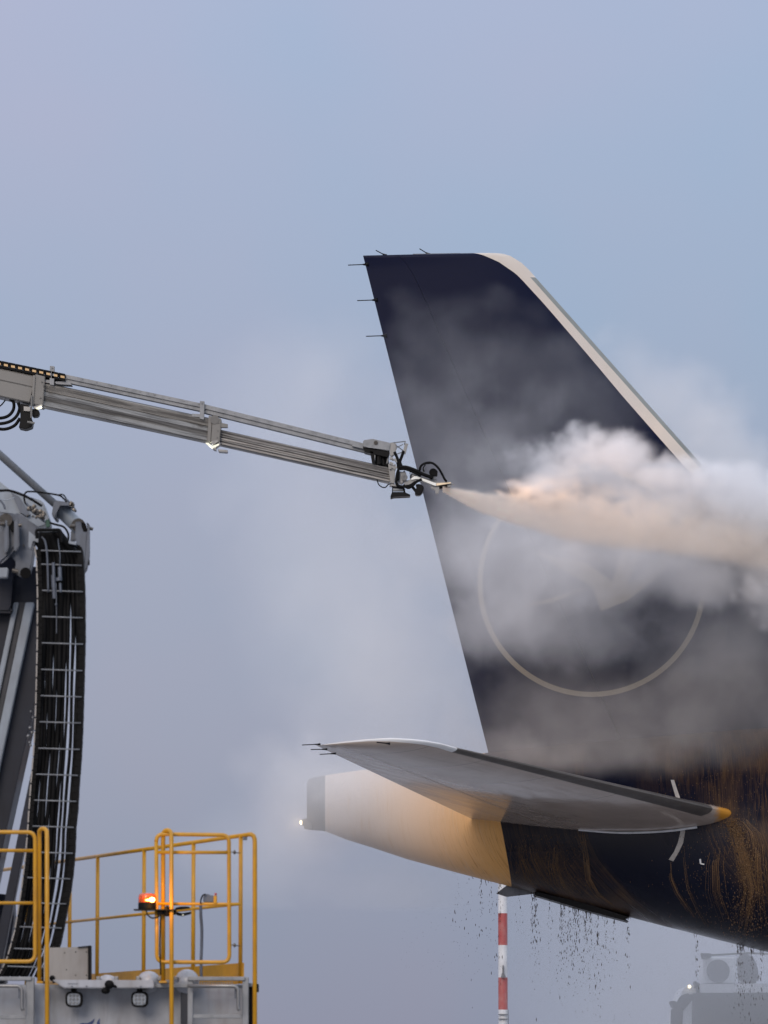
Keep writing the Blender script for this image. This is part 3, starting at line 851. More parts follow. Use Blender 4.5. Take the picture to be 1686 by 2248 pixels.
for pts, r_ in (([(866, 992), (873, 1008), (877, 1022), (872, 1040), (870, 1060), (880, 1068), (900, 1066), (912, 1058)], 3.2), ([(886, 990), (882, 1002), (878, 1014), (882, 1025)], 3.4),
                ([(876, 1026), (892, 1026), (910, 1032), (928, 1041), (942, 1046), (950, 1050)], 4.0), ([(878, 1030), (890, 1030), (906, 1036), (924, 1045)], 2.8),
                ([(921, 1033), (925, 1022), (937, 1016), (950, 1017), (962, 1027), (970, 1040), (976, 1052), (981, 1057)], 2.6), ([(921, 1034), (922, 1026), (930, 1019), (944, 1017)], 1.5), ([(934, 1020), (929, 1028), (931, 1036)], 1.4),
                ([(828, 1053), (831, 1063), (838, 1069), (846, 1070), (852, 1064), (858, 1062)], 1.3), ([(900, 1040), (901, 1035), (908, 1034), (916, 1040)], .9), ([(885, 1065), (896, 1071), (906, 1066), (914, 1058), (926, 1052)], 3.0), ([(872, 1015), (875, 1035), (874, 1055)], 2.4)):
    bm = B(); ptube(bm, pts, YB - .08, r_, seg=9, smooth=True); obj('hose', bm, M['black'], boom, True)
bm = B()
prism(bm, [(884, 1036), (888, 1032), (892, 1040), (892, 1056), (900, 1054), (905, 1046), (918, 1044), (916, 1056), (902, 1066), (888, 1064)], YB, .22, 0, .006)
cyl(bm, P(888, 1048, YB - .06), P(888, 1048, YB + .2), m_(7, YB), 20); cyl(bm, P(886, 1044, YB - .08), P(886, 1044, YB), m_(3, YB), 12)
ball(bm, P(908, 1046, YB + .05), m_(9, YB), 14)
obj('swivel_joint', bm, M['alu'], boom, 30)
bm = B(); prism(bm, [(912, 1063), (922, 1062), (931, 1068), (929, 1079), (922, 1087), (911, 1086), (911, 1076), (916, 1070)], YB - .02, .2, 0, .012)
prism(bm, [(903, 1070), (909, 1068), (918, 1080), (914, 1084)], YB, .06)
obj('swivel_motor', bm, M['blackmet'], boom)
bm = B()
prism(bm, [(860, 1067), (884, 1068), (890, 1074), (862, 1072)], YB, .12, 0, .003)
prism(bm, [(861, 1080), (888, 1080), (901, 1086), (900, 1089), (864, 1090), (858, 1093), (857, 1089)], YB - .04, .25, 0, .004)
beam(bm, P(862, 1070, YB), P(861, 1088, YB), .015, .02); beam(bm, P(886, 1072, YB), P(889, 1084, YB), .03, .03)
obj('head_lamp', bm, M['blackmet'], boom)
bm = B(); prism(bm, [(862, 1072), (886, 1073.5), (886, 1077), (862, 1077)], YB - .01, .12); obj('lamp_face', bm, M['alu_light'], boom)
# nozzle arm with lit edge
bm = B()
prism(bm, [(906, 1046), (917, 1045), (962, 1058), (991, 1058.5), (990, 1061), (957.5, 1067), (950, 1066), (916, 1052), (908, 1052)], YB - .02, .2, 0, .004)
prism(bm, [(946, 1066), (958, 1068), (976, 1063), (992, 1060), (990, 1068), (975, 1072), (965, 1073), (963, 1083), (956, 1083), (955, 1075), (946, 1072)], YB + .02, .12, 0, .003)
beam(bm, P(984, 1058, YB), P(998, 1065, YB), .015, .02)
obj('nozzle_arm', bm, M['alu'], boom)
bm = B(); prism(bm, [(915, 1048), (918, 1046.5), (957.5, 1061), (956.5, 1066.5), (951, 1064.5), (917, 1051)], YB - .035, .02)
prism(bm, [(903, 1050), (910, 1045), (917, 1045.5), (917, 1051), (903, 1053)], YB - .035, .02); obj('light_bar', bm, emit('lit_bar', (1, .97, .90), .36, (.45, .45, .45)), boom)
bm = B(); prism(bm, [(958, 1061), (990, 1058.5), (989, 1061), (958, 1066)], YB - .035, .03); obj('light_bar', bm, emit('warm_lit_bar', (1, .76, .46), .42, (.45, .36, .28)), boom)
bm = B(); cyl(bm, P(951, 1037, YB - .1), P(951, 1037, YB + .12), m_(9, YB), 24); prism(bm, [(942, 1034), (950, 1028), (961, 1033), (960, 1046), (951, 1043)], YB - .1, .1, 0, .01)
obj('hose_reel', bm, M['black'], boom, 30)
bm = B(); prism(bm, [(940, 1046), (948, 1043), (956, 1048), (960, 1056), (950, 1058), (944, 1053)], YB - .04, .14, 0, .01); ball(bm, P(953, 1050, YB - .05), m_(4, YB), 10); ptube(bm, [(928, 1043), (930, 1034), (933, 1028)], YB - .05, 2, seg=8)
obj('nozzle_valve', bm, M['alu_light'], boom, 30)
bm = B(); tube(bm, [P(964, 1069, YB + .02), P(982, 1067, YB + .02)], [m_(4.5, YB), m_(3.2, YB)], seg=14); obj('nozzle', bm, M['blackmet'], boom, 30)
# off-frame mast that carries the boom
bm = B(); tube(bm, [P(-640, 700, YB + .2), Vector((P(-640, 700, YB).x, YB + .2, 0))], .35, seg=16); box(bm, (P(-640, 700, YB).x, YB + .2, .15), (2.4, 2.4, .3)); obj('support_mast', bm, M['boom'], boom, 30)

l = bpy.data.lights.new('tail_lamp_light', 'POINT'); l.energy = 5; l.color = (1, .74, .42); l.shadow_soft_size = .05
lo = bpy.data.objects.new('tail_lamp_light', l); C.objects.link(lo); lo.location = P(654, 1806, DT - .3)
sl = bpy.data.lights.new('nozzle_lamp', 'SPOT'); sl.energy = 2900; sl.color = (1, .62, .36); sl.spot_size = R(22); sl.spot_blend = .9; sl.shadow_soft_size = .06
so = bpy.data.objects.new('nozzle_lamp', sl); C.objects.link(so); so.location = P(940, 985, YB - .6)
so.rotation_euler = (P(1240, 1050, 85) - so.location).to_track_quat('-Z', 'Y').to_euler()

# ------------------------------------------------------------------ deicing truck
YT = 35.5
truck = empty('deicing_truck', (P(200, 2200, YT).x, YT + 4, 0), 'near white truck with yellow railings, lit amber beacon and tall black hose chain', 'truck')
rt = 4.4       # rail tube radius in pixels
tr = truck
# body
bm = B(); a = P(-330, 2170, YT); b = P(556, 2170, YT); zt = P(0, 2169, YT + .12).z
foot = [(a.x, YT + .2), (b.x, YT + .2), (b.x - .10, YT + .5), (b.x - 2.45, YT + 7.0), (a.x, YT + 7.6)]
def footprint(bm, pts, z0, z1):
    lo = [bm.verts.new((x_, y_, z0)) for x_, y_ in pts]; hi = [bm.verts.new((x_, y_, z1)) for x_, y_ in pts]; k_ = len(pts)
    bm.faces.new(lo[::-1]); bm.faces.new(hi)
    for i in range(k_): bm.faces.new((lo[i], lo[(i + 1) % k_], hi[(i + 1) % k_], hi[i]))
footprint(bm, foot, .75, zt); obj('body', bm, M['white'], tr, 30)
bm = B(); pbox(bm, 72, 2160, 97, 2700, YT + .1, .08, .004); obj('corner_column', bm, M['white'], tr)
bm = B(); pbox(bm, 397, 2146, 412, 2700, YT + .08, .1, .004); obj('post_and_gap_strip', bm, M['darkblue'], tr)
bm = B(); pbox(bm, 545, 2160, 555, 2700, YT + .08, .06); obj('post_and_gap_strip', bm, M['blackmet'], tr)  # black strip in place of the gap beside the ladder, its shade painted
for sx_ in (-.55, .3):
    for sy in (1.2, 6.0):
        c = Vector((truck.location.x + (sx_) * 2.4 - .25 * sy, YT + sy, .52)); bm = B()
        tube(bm, [c + Vector((-.15, 0, 0)), c + Vector((.15, 0, 0))], .52, seg=32); w_ = obj('wheel', bm, M['black'], tr, 30)
        bm = B(); tube(bm, [c + Vector((-.16, 0, 0)), c + Vector((.16, 0, 0))], .28, seg=24); obj('rim', bm, M['alu'], w_, 30)
bm = B(); footprint(bm, [(p[0] + (.5 if i in (0, 4) else -.5), p[1]) for i, p in enumerate(foot)], .5, .74); obj('chassis', bm, M['blackmet'], tr)
# roof lip
bm = B(); f0 = [(112, 2150), (136, 2151), (337, 2151.5), (338, 2169), (140, 2169)]
prism(bm, f0, YT - .12, .6, 0, .006); obj('roof_lip', bm, M['white'], tr)
bm = B(); pbox(bm, 338, 2160, 412, 2168, YT - .02, .3, .003); pbox(bm, 338, 2151, 412, 2158, YT + .2, .3); pbox(bm, 538, 2158, 556, 2166, YT, .3, .003); obj('deck_edge', bm, M['alu_light'], tr)
bm = B(); a = P(-330, 2158, YT + .4); b = P(556, 2158, YT + .4); footprint(bm, [(p[0] - .02 * (i in (1, 2, 3)), p[1] + .2 * (i < 2)) for i, p in enumerate(foot)], zt + .002, zt + .03); obj('deck', bm, M['alu_light'], tr)
# ladders
def ladder(x0, x1, leftst, rightst, ys, full):
    bm = B(); 
    if leftst: pbox(bm, leftst[0], 2145, leftst[1], 2760, YT - .1, .06, .004)
    pbox(bm, rightst[0], 2145, rightst[1], 2760, YT - .1, .06, .004)
    pbox(bm, x0, 2144, x1, 2152.5, YT - .12, .1, .004)
    ld = obj('ladder', bm, M['alu_light'], tr)
    for y_ in ys:
        bm = B(); pbox(bm, x0, y_, rightst[0], y_ + 8.5, YT - .085, .05, .003); obj('rung', bm, M['alu_light'], ld)
    bm = B(); ptube(bm, rcorner([(x0, 2164.5), (rightst[0] - 16, 2164.5), (rightst[0] - 9, 2172), (rightst[0] - 9, 2212), (rightst[0] - 6, 2218)], 10), YT - .16, 4.2, seg=10); obj('grab_rail', bm, M['alu'], ld, True)
    bm = B(); pbox(bm, rightst[0] - 17, 2170, rightst[0] - 8, 2192, YT - .12, .05); obj('hinge', bm, M['casting'], ld)
ladder(412, 538, (412, 421), (532, 544), [2227, 2312, 2397, 2482, 2567, 2652], True)
ladder(-75, 69, (-75, -64), (57, 70), [2228.5, 2312, 2397, 2482, 2567, 2652], True)
bm = B()
for k in range(16):
    x_ = 424 + k * 5.6; pbox(bm, x_, 2155.5, x_ + 2.6, 2159.5, YT - .05, .03)
obj('deck_grating', bm, M['pwhite'], tr)
# floodlights
for cx in (162, 306.2):
    bm = B(); o = [(cx - 18.5, 2180), (cx + 18.5, 2180), (cx + 18.5, 2211), (cx - 18.5, 2211)]
    o2 = [(p[0] if True else 0, p[1]) for p in rcorner([(cx - 18.5, 2176.5), (cx + 18.5, 2176.5), (cx + 18.5, 2211), (cx - 18.5, 2211)], 12, 5, True)[:-1]]
    prism(bm, o2, YT - .02, .09, 0, .004); pbox(bm, cx - 6, 2168, cx + 6, 2177, YT, .05)
    fl_ = obj('floodlight', bm, M['black'], tr, 30)
    bm = B(); prism(bm, rcorner([(cx - 14, 2181), (cx + 14, 2181), (cx + 14, 2206.5), (cx - 14, 2206.5)], 9, 5, True)[:-1], YT - .024, .01); obj('lens', bm, M['lensgrey'], fl_)
    bm = B()
    for i in range(3):
        for j in range(3): ball(bm, P(cx - 8 + i * 8, 2186 + j * 8, YT - .026), m_(3, YT), 8, (1, .4, 1))
    obj('reflector', bm, M['alu_light'], fl_, True)
# horn / sensor between
bm = B(); ball(bm, P(240, 2161.5, YT - .17), m_(10.5, YT), 16, (1, .8, .95)); ball(bm, P(232, 2175, YT - .12), m_(10, YT), 12, (1, .7, .75)); cyl(bm, P(248, 2164, YT - .17), P(256, 2167, YT - .1), m_(3, YT), 8)
obj('warning_horn', bm, M['black'], tr, True)
bm = B(); ball(bm, P(115, 2147.5, YT - .1), m_(6.5, YT), 12); cyl(bm, P(115, 2147, YT - .1), P(118, 2156, YT), m_(3, YT), 8); obj('rubber_buffer', bm, M['black'], tr, True)
for x0, x1, y0 in ((213, 258, 2140), (300, 353, 2131.5), (383, 438, 2127.5)):
    bm = B(); ball(bm, P((x0 + x1) / 2, 2156, YT + .12), m_((x1 - x0) / 2, YT), 24, (1, 1, (2156 - y0) / ((x1 - x0) / 2)))
    dm = obj('roof_dome', bm, M['white'], tr, True)
    bm = B()
    for s_ in (-1, 1): box(bm, P((x0 + x1) / 2 + s_ * (x1 - x0) * .44, 2148, YT + .05), (.03, .04, .03), None, .005)
    obj('dome_clip', bm, M['alu'], dm)
# blue flame emblem at the lower edge of the panel
bm = B()
for poly in ([(174, 2248), (180, 2245.5), (192, 2246), (200, 2242), (208, 2236), (205, 2244), (200, 2252), (190, 2262), (182, 2275), (186, 2256)],
             [(212, 2250), (213, 2243), (219, 2235), (218.5, 2244), (222, 2256), (219, 2270), (212, 2280), (205, 2284), (210, 2268)],
             [(196, 2262), (203, 2254), (204, 2268), (199, 2284), (190, 2296), (186, 2290), (192, 2276)]):
    prism(bm, poly, YT + .192, .02)
obj('flame_emblem', bm, M['blue'], tr)
bm = B()
for k in range(9): pbox(bm, 150 + k * 2.4, 2159, 151.6 + k * 2.4, 2160.4, YT - .124, .01)
for x_ in (158, 309, 190): pbox(bm, x_ - 1.5, 2164, x_ + 1.5, 2167, YT - .126, .012)
obj('lip_sticker', bm, M['casting'], tr)
# weathered cover panel behind the chain
bm = B(); prism(bm, [(96, 2080), (131, 2080), (160, 2079.5), (194, 2077), (194, 2154), (96, 2154)], YT + 1.2, .03)
cp = obj('cover_panel', bm, M['beige'], tr)
bm = B(); prism(bm, [(193, 2076), (199.5, 2076), (199.5, 2154), (193, 2154)], YT + 1.18, .12); prism(bm, [(171, 2078.5), (199, 2075.5), (199, 2077.5), (171, 2080.5)], YT + 1.18, .06)
obj('panel_frame', bm, M['blackmet'], cp)
bm = B()
for x_, y_ in ((142, 2092), (166, 2090), (190, 2090), (146, 2129), (166, 2141), (190, 2141)): ball(bm, P(x_, y_, YT + 1.2), m_(1.5, YT), 6)
obj('rivet', bm, M['blackmet'], cp)

# railings
def tubes(name, paths, parent=tr, Y=YT - .1, r=rt, mat='yellow', label=None):
    bm = B()
    for p_ in paths: ptube(bm, p_, Y, r, seg=12)
    return obj(name, bm, M[mat], parent, True, label)
# side railing running back along the deck
Ya = 35.4; h_ = P(552, 1831, Ya).z
def Yof(py_top):                                   # distance at which a pixel row lies at the rail's height
    lo, hi = 20., 80.
    for _ in range(40):
        md = (lo + hi) / 2
        if P(0, py_top, md).z > h_: hi = md
        else: lo = md
    return lo
A = P(552, 1831, Ya); Bq = P(150, 1889, Yof(1889))
def side(px, z=None):
    """point of the side railing's vertical plane at photo column px"""
    lo, hi = -.3, 3.
    for _ in range(40):
        md = (lo + hi) / 2; q = A + (Bq - A) * md
        if 843 + q.x / q.y * F * 1.0 * (q.y / (q.y * math.cos(TILT) + (q.z - CAMZ) * math.sin(TILT))) > px: lo = md
        else: hi = md
    q = A + (Bq - A) * lo
    return Vector((q.x, q.y, z if z is not None else q.z))
zdeck = zt + .03
zmid = P(524, 1984.5, side(524).y).z; zkick = P(530, 2114, side(530).y).z
bm = B(); tube(bm, [side(548), side(-60)], m_(rt, 36.5), seg=12)
q0 = P(559.5, 2700, Ya)
post = [P(559.5, y_, Ya) for y_ in (2700, 1850)] + [P(559, 1842, Ya), P(556.5, 1835, Ya), P(551, 1831.5, Ya), P(545, 1832, Ya)]
tube(bm, post, m_(rt + .6, Ya), seg=12); sr = obj('side_railing', bm, M['yellow'], tr, True)
bm = B(); tube(bm, [side(528, zmid), side(-60, zmid)], m_(rt * .8, 36.5), seg=10); obj('mid_rail', bm, M['yellow'], sr, True)
for px_ in (528.7, 425, 316.7, 214.7, 154, 60):
    t_ = side(px_); bm = B(); tube(bm, [Vector((t_.x, t_.y, zdeck)), t_], m_(rt * 1.02, 36.5), seg=12); obj('post', bm, M['yellow'], sr, True)
bm = B(); a, b = side(533, zdeck), side(100, zdeck)
for s_ in (0,):
    v = [bm.verts.new(q) for q in (a, b, Vector((b.x, b.y, zkick)), Vector((a.x, a.y, zkick)))]
    v2 = [bm.verts.new(q.co + Vector((.012, .005, 0))) for q in v]
    bm.faces.new(v); bm.faces.new(v2[::-1])
    for i in range(4): bm.faces.new((v[i], v[(i + 1) % 4], v2[(i + 1) % 4], v2[i]))
obj('kick_plate', bm, M['yellow'], sr)
bm = B(); pbox(bm, 556, 2160, 568, 2178, Ya - .01, .05, .004); obj('post_clamp', bm, M['blackmet'], sr)
bm = B(); box(bm, side(538, P(538, 1840, 35.5).z), (.03, .03, .025)); obj('rail_end', bm, M['casting'], sr)
# right gate
gt = tubes('gate', [rcorner([(343, 1831), (502.5, 1833), (503.5, 2112.5), (344.5, 2112)], 17, 7, True)], label='yellow tube gate between the ladder posts')
bm = B(); ptube(bm, [(346, 1871), (501, 1871.4)], YT - .1, rt * .9, seg=10); obj('gate_bar', bm, M['yellow'], gt, True)
bm = B(); ptube(bm, [(346, 1984), (503, 1984.8), (528, 1985)], YT - .1, rt * .8, seg=10); obj('gate_bar', bm, M['yellow'], gt, True)
for y_ in (1871, 2075):
    bm = B(); ptube(bm, [(504, y_ - 1), (528, y_ + 2)], YT - .1, 1.1, seg=6); ball(bm, P(515, y_, YT - .1), m_(4, YT), 8, (.8, .8, 1.2)); obj('gate_latch', bm, M['pin'], gt, True)
# left gate
gl = tubes('gate', [rcorner([(-120, 1826), (77, 1827), (77, 2111), (-120, 2110)], 18, 7, True)])
bm = B(); ptube(bm, [(-118, 1866), (76, 1867.5)], YT - .1, rt * .9, seg=10); obj('gate_bar', bm, M['yellow'], gl, True)
bm = B(); ptube(bm, [(-118, 1982), (80, 1982.5)], YT - .1, rt * .85, seg=10); obj('gate_bar', bm, M['yellow'], gl, True)
# bent grab hoops beside the ladders
for xa, xb, yt in ((86.3, 103, 1820), (358, 376.4, 1823.5)):
    w2 = (xb - xa) / 2
    pts = [(xa, 2157, 0)] + [(xa, yt + 20, 0)] + [(xa + w2 - w2 * math.cos(t), yt + w2 - w2 * 1.1 * math.sin(t), -.0 - .02 * t) for t in [math.pi * k / 10 for k in range(1, 10)]] + [(xb, yt + 20, -.08), (xb + .5, 2700, -.08)]
    bm = B(); q = [P(p[0], p[1], YT - .08 + p[2]) for p in pts]; tube(bm, q, m_(rt + .5, YT), seg=12); obj('grab_hoop', bm, M['yellow'], tr, True)
bm = B(); pbox(bm, 349, 2153, 366, 2158, YT - .12, .1, .002); pbox(bm, 80, 2154, 94, 2158.5, YT - .12, .1, .002); obj('hoop_foot', bm, M['yellow'], tr)

# beacon
YBn = YT - .16
bm = B(); prism(bm, [(293, 1995.5), (385, 1996), (387, 1998.5), (293, 1998)], YBn - .04, .16, 0, .001)
pbox(bm, 345, 1996, 360, 2008, YBn, .08, .004); pbox(bm, 361, 1990, 373, 2011, YBn, .1, .006); pbox(bm, 374, 1996, 386, 2008, YBn + .02, .06, .004); ptube(bm, [(367, 1988), (367, 2012)], YBn - .02, 2.5, seg=8)
bc = obj('beacon', bm, M['blackmet'], tr, 30)
def lathe(bm, c, prof, seg=32, mi=0):
    rg = [[bm.verts.new((c.x + r * math.cos(2 * math.pi * k / seg), c.y + r * math.sin(2 * math.pi * k / seg), c.z + z)) for k in range(seg)] for r, z in prof]
    for i in range(len(rg) - 1):
        for k in range(seg): bm.faces.new((rg[i][k], rg[i][(k + 1) % seg], rg[i + 1][(k + 1) % seg], rg[i + 1][k])).material_index = mi
    bm.faces.new(rg[0][::-1]).material_index = mi; bm.faces.new(rg[-1]).material_index = mi
cb = P(323, 1995.5, YBn + .03); s_ = m_(1, YBn)
bm = B(); lathe(bm, cb, [(19.8 * s_, 0), (19.8 * s_, 13 * s_), (19 * s_, 14 * s_), (18.5 * s_, 14.2 * s_)]); obj('beacon_base', bm, M['black'], bc, 40)
n = NT('amber_lens'); n.set(Base_Color=(.75, .12, .008), Roughness=.15, Coat_Weight=.5); n.p.inputs['Transmission Weight'].default_value = .45
bm = B(); lathe(bm, cb, [(18.6 * s_, 13.5 * s_), (19.2 * s_, 15 * s_), (19 * s_, 27 * s_), (18 * s_, 31 * s_), (15 * s_, 33.6 * s_), (9 * s_, 34.6 * s_), (2 * s_, 35 * s_)]); obj('beacon_lens', bm, n.m, bc, 50)
bm = B(); ball(bm, P(334, 1975.2, YBn - .028), m_(5.2, YBn), 12, (1.15, .5, 1)); ball(bm, P(324, 1976, YBn - .028), m_(4, YBn), 10, (1.7, .4, .65)); obj('lit_bulb', bm, M['e_amber'], bc, True)
bl = bpy.data.lights.new('beacon_light', 'POINT'); bl.energy = 3.2; bl.color = (1, .42, .06); bl.shadow_soft_size = .03
bo = bpy.data.objects.new('beacon_light', bl); C.objects.link(bo); bo.location = P(352, 1975, YBn - .16)
bm = B(); ptube(bm, [(321, 1998), (324, 2008), (333, 2015), (345, 2014), (352, 2010), (352, 2030), (351, 2080), (353, 2140)], YT - .17, 1.5, seg=6, smooth=True); obj('beacon_cable', bm, M['black'], bc, True)
bm = B(); prism(bm, [(384, 1993), (396, 1990), (414, 1990), (418, 1993), (400, 1995.5), (384, 1997)], YT + .05, .1, 0, .004); prism(bm, [(383, 2000), (400, 2006), (420, 2001), (418, 2006), (400, 2010.5), (388, 2009)], YT + .05, .1, 0, .004)
ml = obj('marker_lamp', bm, M['black'], tr)
bm = B(); ball(bm, P(401.5, 2008.5, YT + .045), m_(1.6, YT), 6); obj('lit_lens', bm, M['e_white'], ml, True)
bm = B(); prism(bm, [(446, 1967), (452, 1963), (458, 1962), (462, 1967), (471, 1966), (472, 1978), (466, 1981), (446, 1981)], YT - .1, .12, 0, .005); cm_ = obj('deck_camera', bm, M['casting'], tr)
bm = B(); pbox(bm, 469, 1966, 476, 1984, YT - .12, .06, .004); obj('camera_mount', bm, M['yellow'], cm_)
bm = B(); ball(bm, P(473.5, 1963, YT - .12), m_(3, YT), 8); obj('camera_knob', bm, M['red'], cm_, True)
bm = B(); ptube(bm, [(452, 1963), (445, 1966), (441, 1976), (440.5, 1984)], YT - .12, 1.6, seg=8, smooth=True); obj('camera_cable', bm, M['black'], cm_, True)
bm = B(); ptube(bm, [(440.5, 1984), (441, 2010), (443, 2040), (442.5, 2080), (441.5, 2110), (442, 2150)], YT + .2, 3.4, seg=10, smooth=True); obj('cable_conduit', bm, M['casting'], tr, True)

# lift arm, its knuckle, and the black energy chain
YA = 38.2
arm = None
def strut(name, lt, rt_, Y, dep, mat, parent=tr, bev=.006):
    """long member given by its left and right edges, each (x, y top) -> (x, y bottom)"""
    bm = B(); prism(bm, [lt[0], rt_[0], rt_[1], lt[1]], Y, dep, 0, bev); return obj(name, bm, M[mat], parent)
arm = strut('lift_arm', ((-160, 1240), (-345, 2150)), ((142, 1245), (-58, 2150)), YA + .1, .5, 'armshade')
strut('arm_flange', ((56, 1322), (-117, 2150)), ((75, 1322), (-99, 2150)), YA - .02, .12, 'armgrey', arm)
strut('arm_flange', ((30, 1322), (-145, 2150)), ((41, 1322), (-132, 2150)), YA - .0, .12, 'armgrey', arm)
strut('arm_recess', ((41, 1322), (-132, 2150)), ((56, 1322), (-117, 2150)), YA + .04, .05, 'darkblue', arm)  # shade between the flanges painted as a darker plate
l2 = strut('link_arm', ((88, 1600), (-45, 2240)), ((104, 1600), (-20, 2240)), YA - .3, .14, 'armshade')
bm = B(); prism(bm, [(-20, 1960), (28, 1965), (30, 2020), (10, 2160), (-20, 2160)], YA + .9, .3, 0, .01); obj('arm_pedestal', bm, M['armshade'], tr)
# knuckle bracket
bm = B()
prism(bm, [(-60, 1130), (20, 1132), (28, 1129), (42, 1125), (60, 1139), (84, 1158), (88, 1172), (84, 1182), (73, 1187), (75, 1210), (71, 1240), (64, 1262), (48, 1266), (36, 1261), (30, 1252), (38, 1232), (22, 1212), (2, 1236), (-60, 1244)], YA - .5, .14, 0, .012)
kn = obj('arm_knuckle', bm, M['casting'], tr)
bm = B()
prism(bm, [(-30, 1150), (6, 1140), (40, 1140), (36, 1200), (20, 1222), (0, 1240), (-30, 1240)], YA - .6, .1, 0, .02)
prism(bm, [(9, 1142), (14, 1139), (18, 1142), (20, 1200), (14, 1215), (8, 1210)], YA - .68, .09, 0, .008)
prism(bm, [(31, 1142), (36, 1139), (41, 1143), (42, 1200), (34, 1212), (30, 1205)], YA - .68, .09, 0, .008)
obj('knuckle_plate', bm, M['casting'], kn, 30)
bm = B(); cyl(bm, P(13, 1141, YA - .68), P(13, 1141, YA - .5), m_(14, YA), 28); obj('pin_eye', bm, M['pin'], kn, 30)
bm = B(); prism(bm, rcorner([(21, 1142), (31, 1142), (34, 1166), (24, 1167)], 5, 4, True)[:-1], YA - .66, .1, 0, .006); cyl(bm, P(56, 1258, YA - .6), P(56, 1258, YA - .4), m_(12, YA), 24); obj('rubber_bush', bm, M['black'], kn, 30)
bm = B(); cyl(bm, P(0, 1150, YA - .7), P(10, 1150, YA - .7), m_(4.5, YA), 12); cyl(bm, P(41, 1153, YA - .7), P(48, 1153, YA - .7), m_(4, YA), 12); cyl(bm, P(27, 1252, YA - .62), P(40, 1255, YA - .62), m_(5, YA), 12); cyl(bm, P(52, 1197, YA - .55), P(52, 1197, YA - .5), m_(2, YA), 8)
obj('pin_bolt', bm, M['pin'], kn, 30)
bm = B(); prism(bm, [(-20, 1246), (18, 1246), (16, 1268), (-20, 1268)], YA - .6, .1, 0, .006); obj('knuckle_cap', bm, M['armgrey'], kn)
bm = B(); prism(bm, [(-60, 1236), (24, 1212), (40, 1232), (30, 1252), (22, 1270), (18, 1330), (30, 1345), (-60, 1345)], YA - .1, .3, 0, .02); obj('knuckle_foot', bm, M['armshade'], kn)
# upper arm leaving the frame to the upper left
bm = B()
a0, a1 = P(70, 1160, YA + .2), P(-420, 770, YA + .2)
prism(bm, [(94, 1100), (108, 1140), (105, 1152), (84, 1160), (42, 1126), (28, 1131), (0, 1127), (-40, 1100), (-420, 800), (-420, 720), (24, 1081)], YA - .2, .4, 0, .012)
ua = obj('upper_arm', bm, M['armgrey'], tr)
bm = B(); prism(bm, [(24, 1081), (42, 1090), (66, 1129), (60, 1133), (44, 1125)], YA - .24, .05); obj('arm_rib', bm, M['casting'], ua)
# cylinder
cy = B(); tube(cy, [P(126, 1112, YA - .2), P(176, 1160, YA - .2)], m_(16.5, YA), seg=28); cyo = obj('tilt_cylinder', cy, M['armgrey'], tr, 30)
bm = B(); prism(bm, [(113, 1131), (118, 1101), (122, 1098), (161, 1104), (158, 1112), (131, 1107), (124, 1120), (122, 1138)], YA - .38, .36, 0, .008)
obj('cylinder_head', bm, M['casting'], cyo)
bm = B(); tube(bm, [P(121, 1107, YA - .2), P(-400, 640, YA - .2)], m_(8.5, YA), seg=18); obj('cylinder_rod', bm, M['alu_light'], cyo, True)
bm = B(); cyl(bm, P(172, 1153, YA - .4), P(172, 1153, YA - .05), m_(15, YA), 28); obj('pin_eye', bm, M['pin'], cyo, 30)
bm = B()
prism(bm, rcorner([(165, 1145), (178, 1145), (181, 1170), (194, 1170), (190, 1147), (196, 1150), (196, 1218), (190, 1250), (184, 1257), (176, 1240), (170, 1200), (165, 1180)], 3, 3, True)[:-1], YA - .5, .1, 0, .008)
prism(bm, [(156, 1165), (166, 1150), (168, 1185), (154, 1188)], YA - .2, .1, 0, .006)
lk = obj('link_plate', bm, M['casting'], tr)
bm = B(); prism(bm, rcorner([(176, 1146), (188, 1148), (191, 1168), (180, 1173), (176, 1168)], 5, 4, True)[:-1], YA - .48, .08, 0, .01); obj('rubber_bush', bm, M['black'], lk, 30)
bm = B(); cyl(bm, P(154, 1155, YA - .5), P(164, 1156, YA - .5), m_(5, YA), 12); cyl(bm, P(193, 1158, YA - .45), P(204, 1162, YA - .45), m_(3.6, YA), 12); cyl(bm, P(192, 1235, YA - .45), P(197, 1235, YA - .45), m_(6, YA), 12); obj('pin_bolt', bm, M['pin'], lk, 30)
# hoses over the knuckle
YH = YA - .75
for pts, r_, mt in (([(-20, 1074), (0, 1077), (20, 1077), (48, 1086), (70, 1097), (92, 1111)], 3.0, 'black'), ([(62, 1112), (55, 1103), (53, 1090), (56, 1082), (64, 1079), (90, 1081), (128, 1087), (140, 1095), (146, 1102)], 2.0, 'black'),
                    ([(125, 1087), (138, 1086), (146, 1096), (146, 1102)], 1.5, 'black'), ([(58, 1104), (66, 1118), (80, 1130), (94, 1142), (102, 1148), (106, 1150)], 2.6, 'casting'), ([(106, 1147), (124, 1152), (140, 1157), (149, 1170), (150, 1185), (144, 1202), (136, 1230), (135, 1248)], 2.4, 'black'),
                    ([(-10, 1090), (0, 1098), (8, 1108), (11, 1118)], 2.2, 'casting'), ([(106, 1160), (110, 1178), (118, 1198), (124, 1220), (134, 1245)], 2.0, 'black'), ([(145, 1095), (155, 1106), (163, 1116), (167, 1124)], 2.2, 'casting'), ([(0, 1097), (20, 1097), (32, 1092)], 1.2, 'armgrey')):
    bm = B(); ptube(bm, pts, YH, r_, seg=9, smooth=True); obj('hose', bm, M[mt], tr, True)
bm = B()
for _ in range(16):
    t_ = random.random(); c = P(62 + t_ * 36 + random.gauss(0, 4), 1112 + t_ * 24 + random.gauss(0, 5), YH + random.uniform(-.05, .05)); box(bm, c, (random.uniform(.015, .045), .04, random.uniform(.012, .03)), Matrix.Rotation(random.uniform(-1, 1), 3, 'Y'), .003)
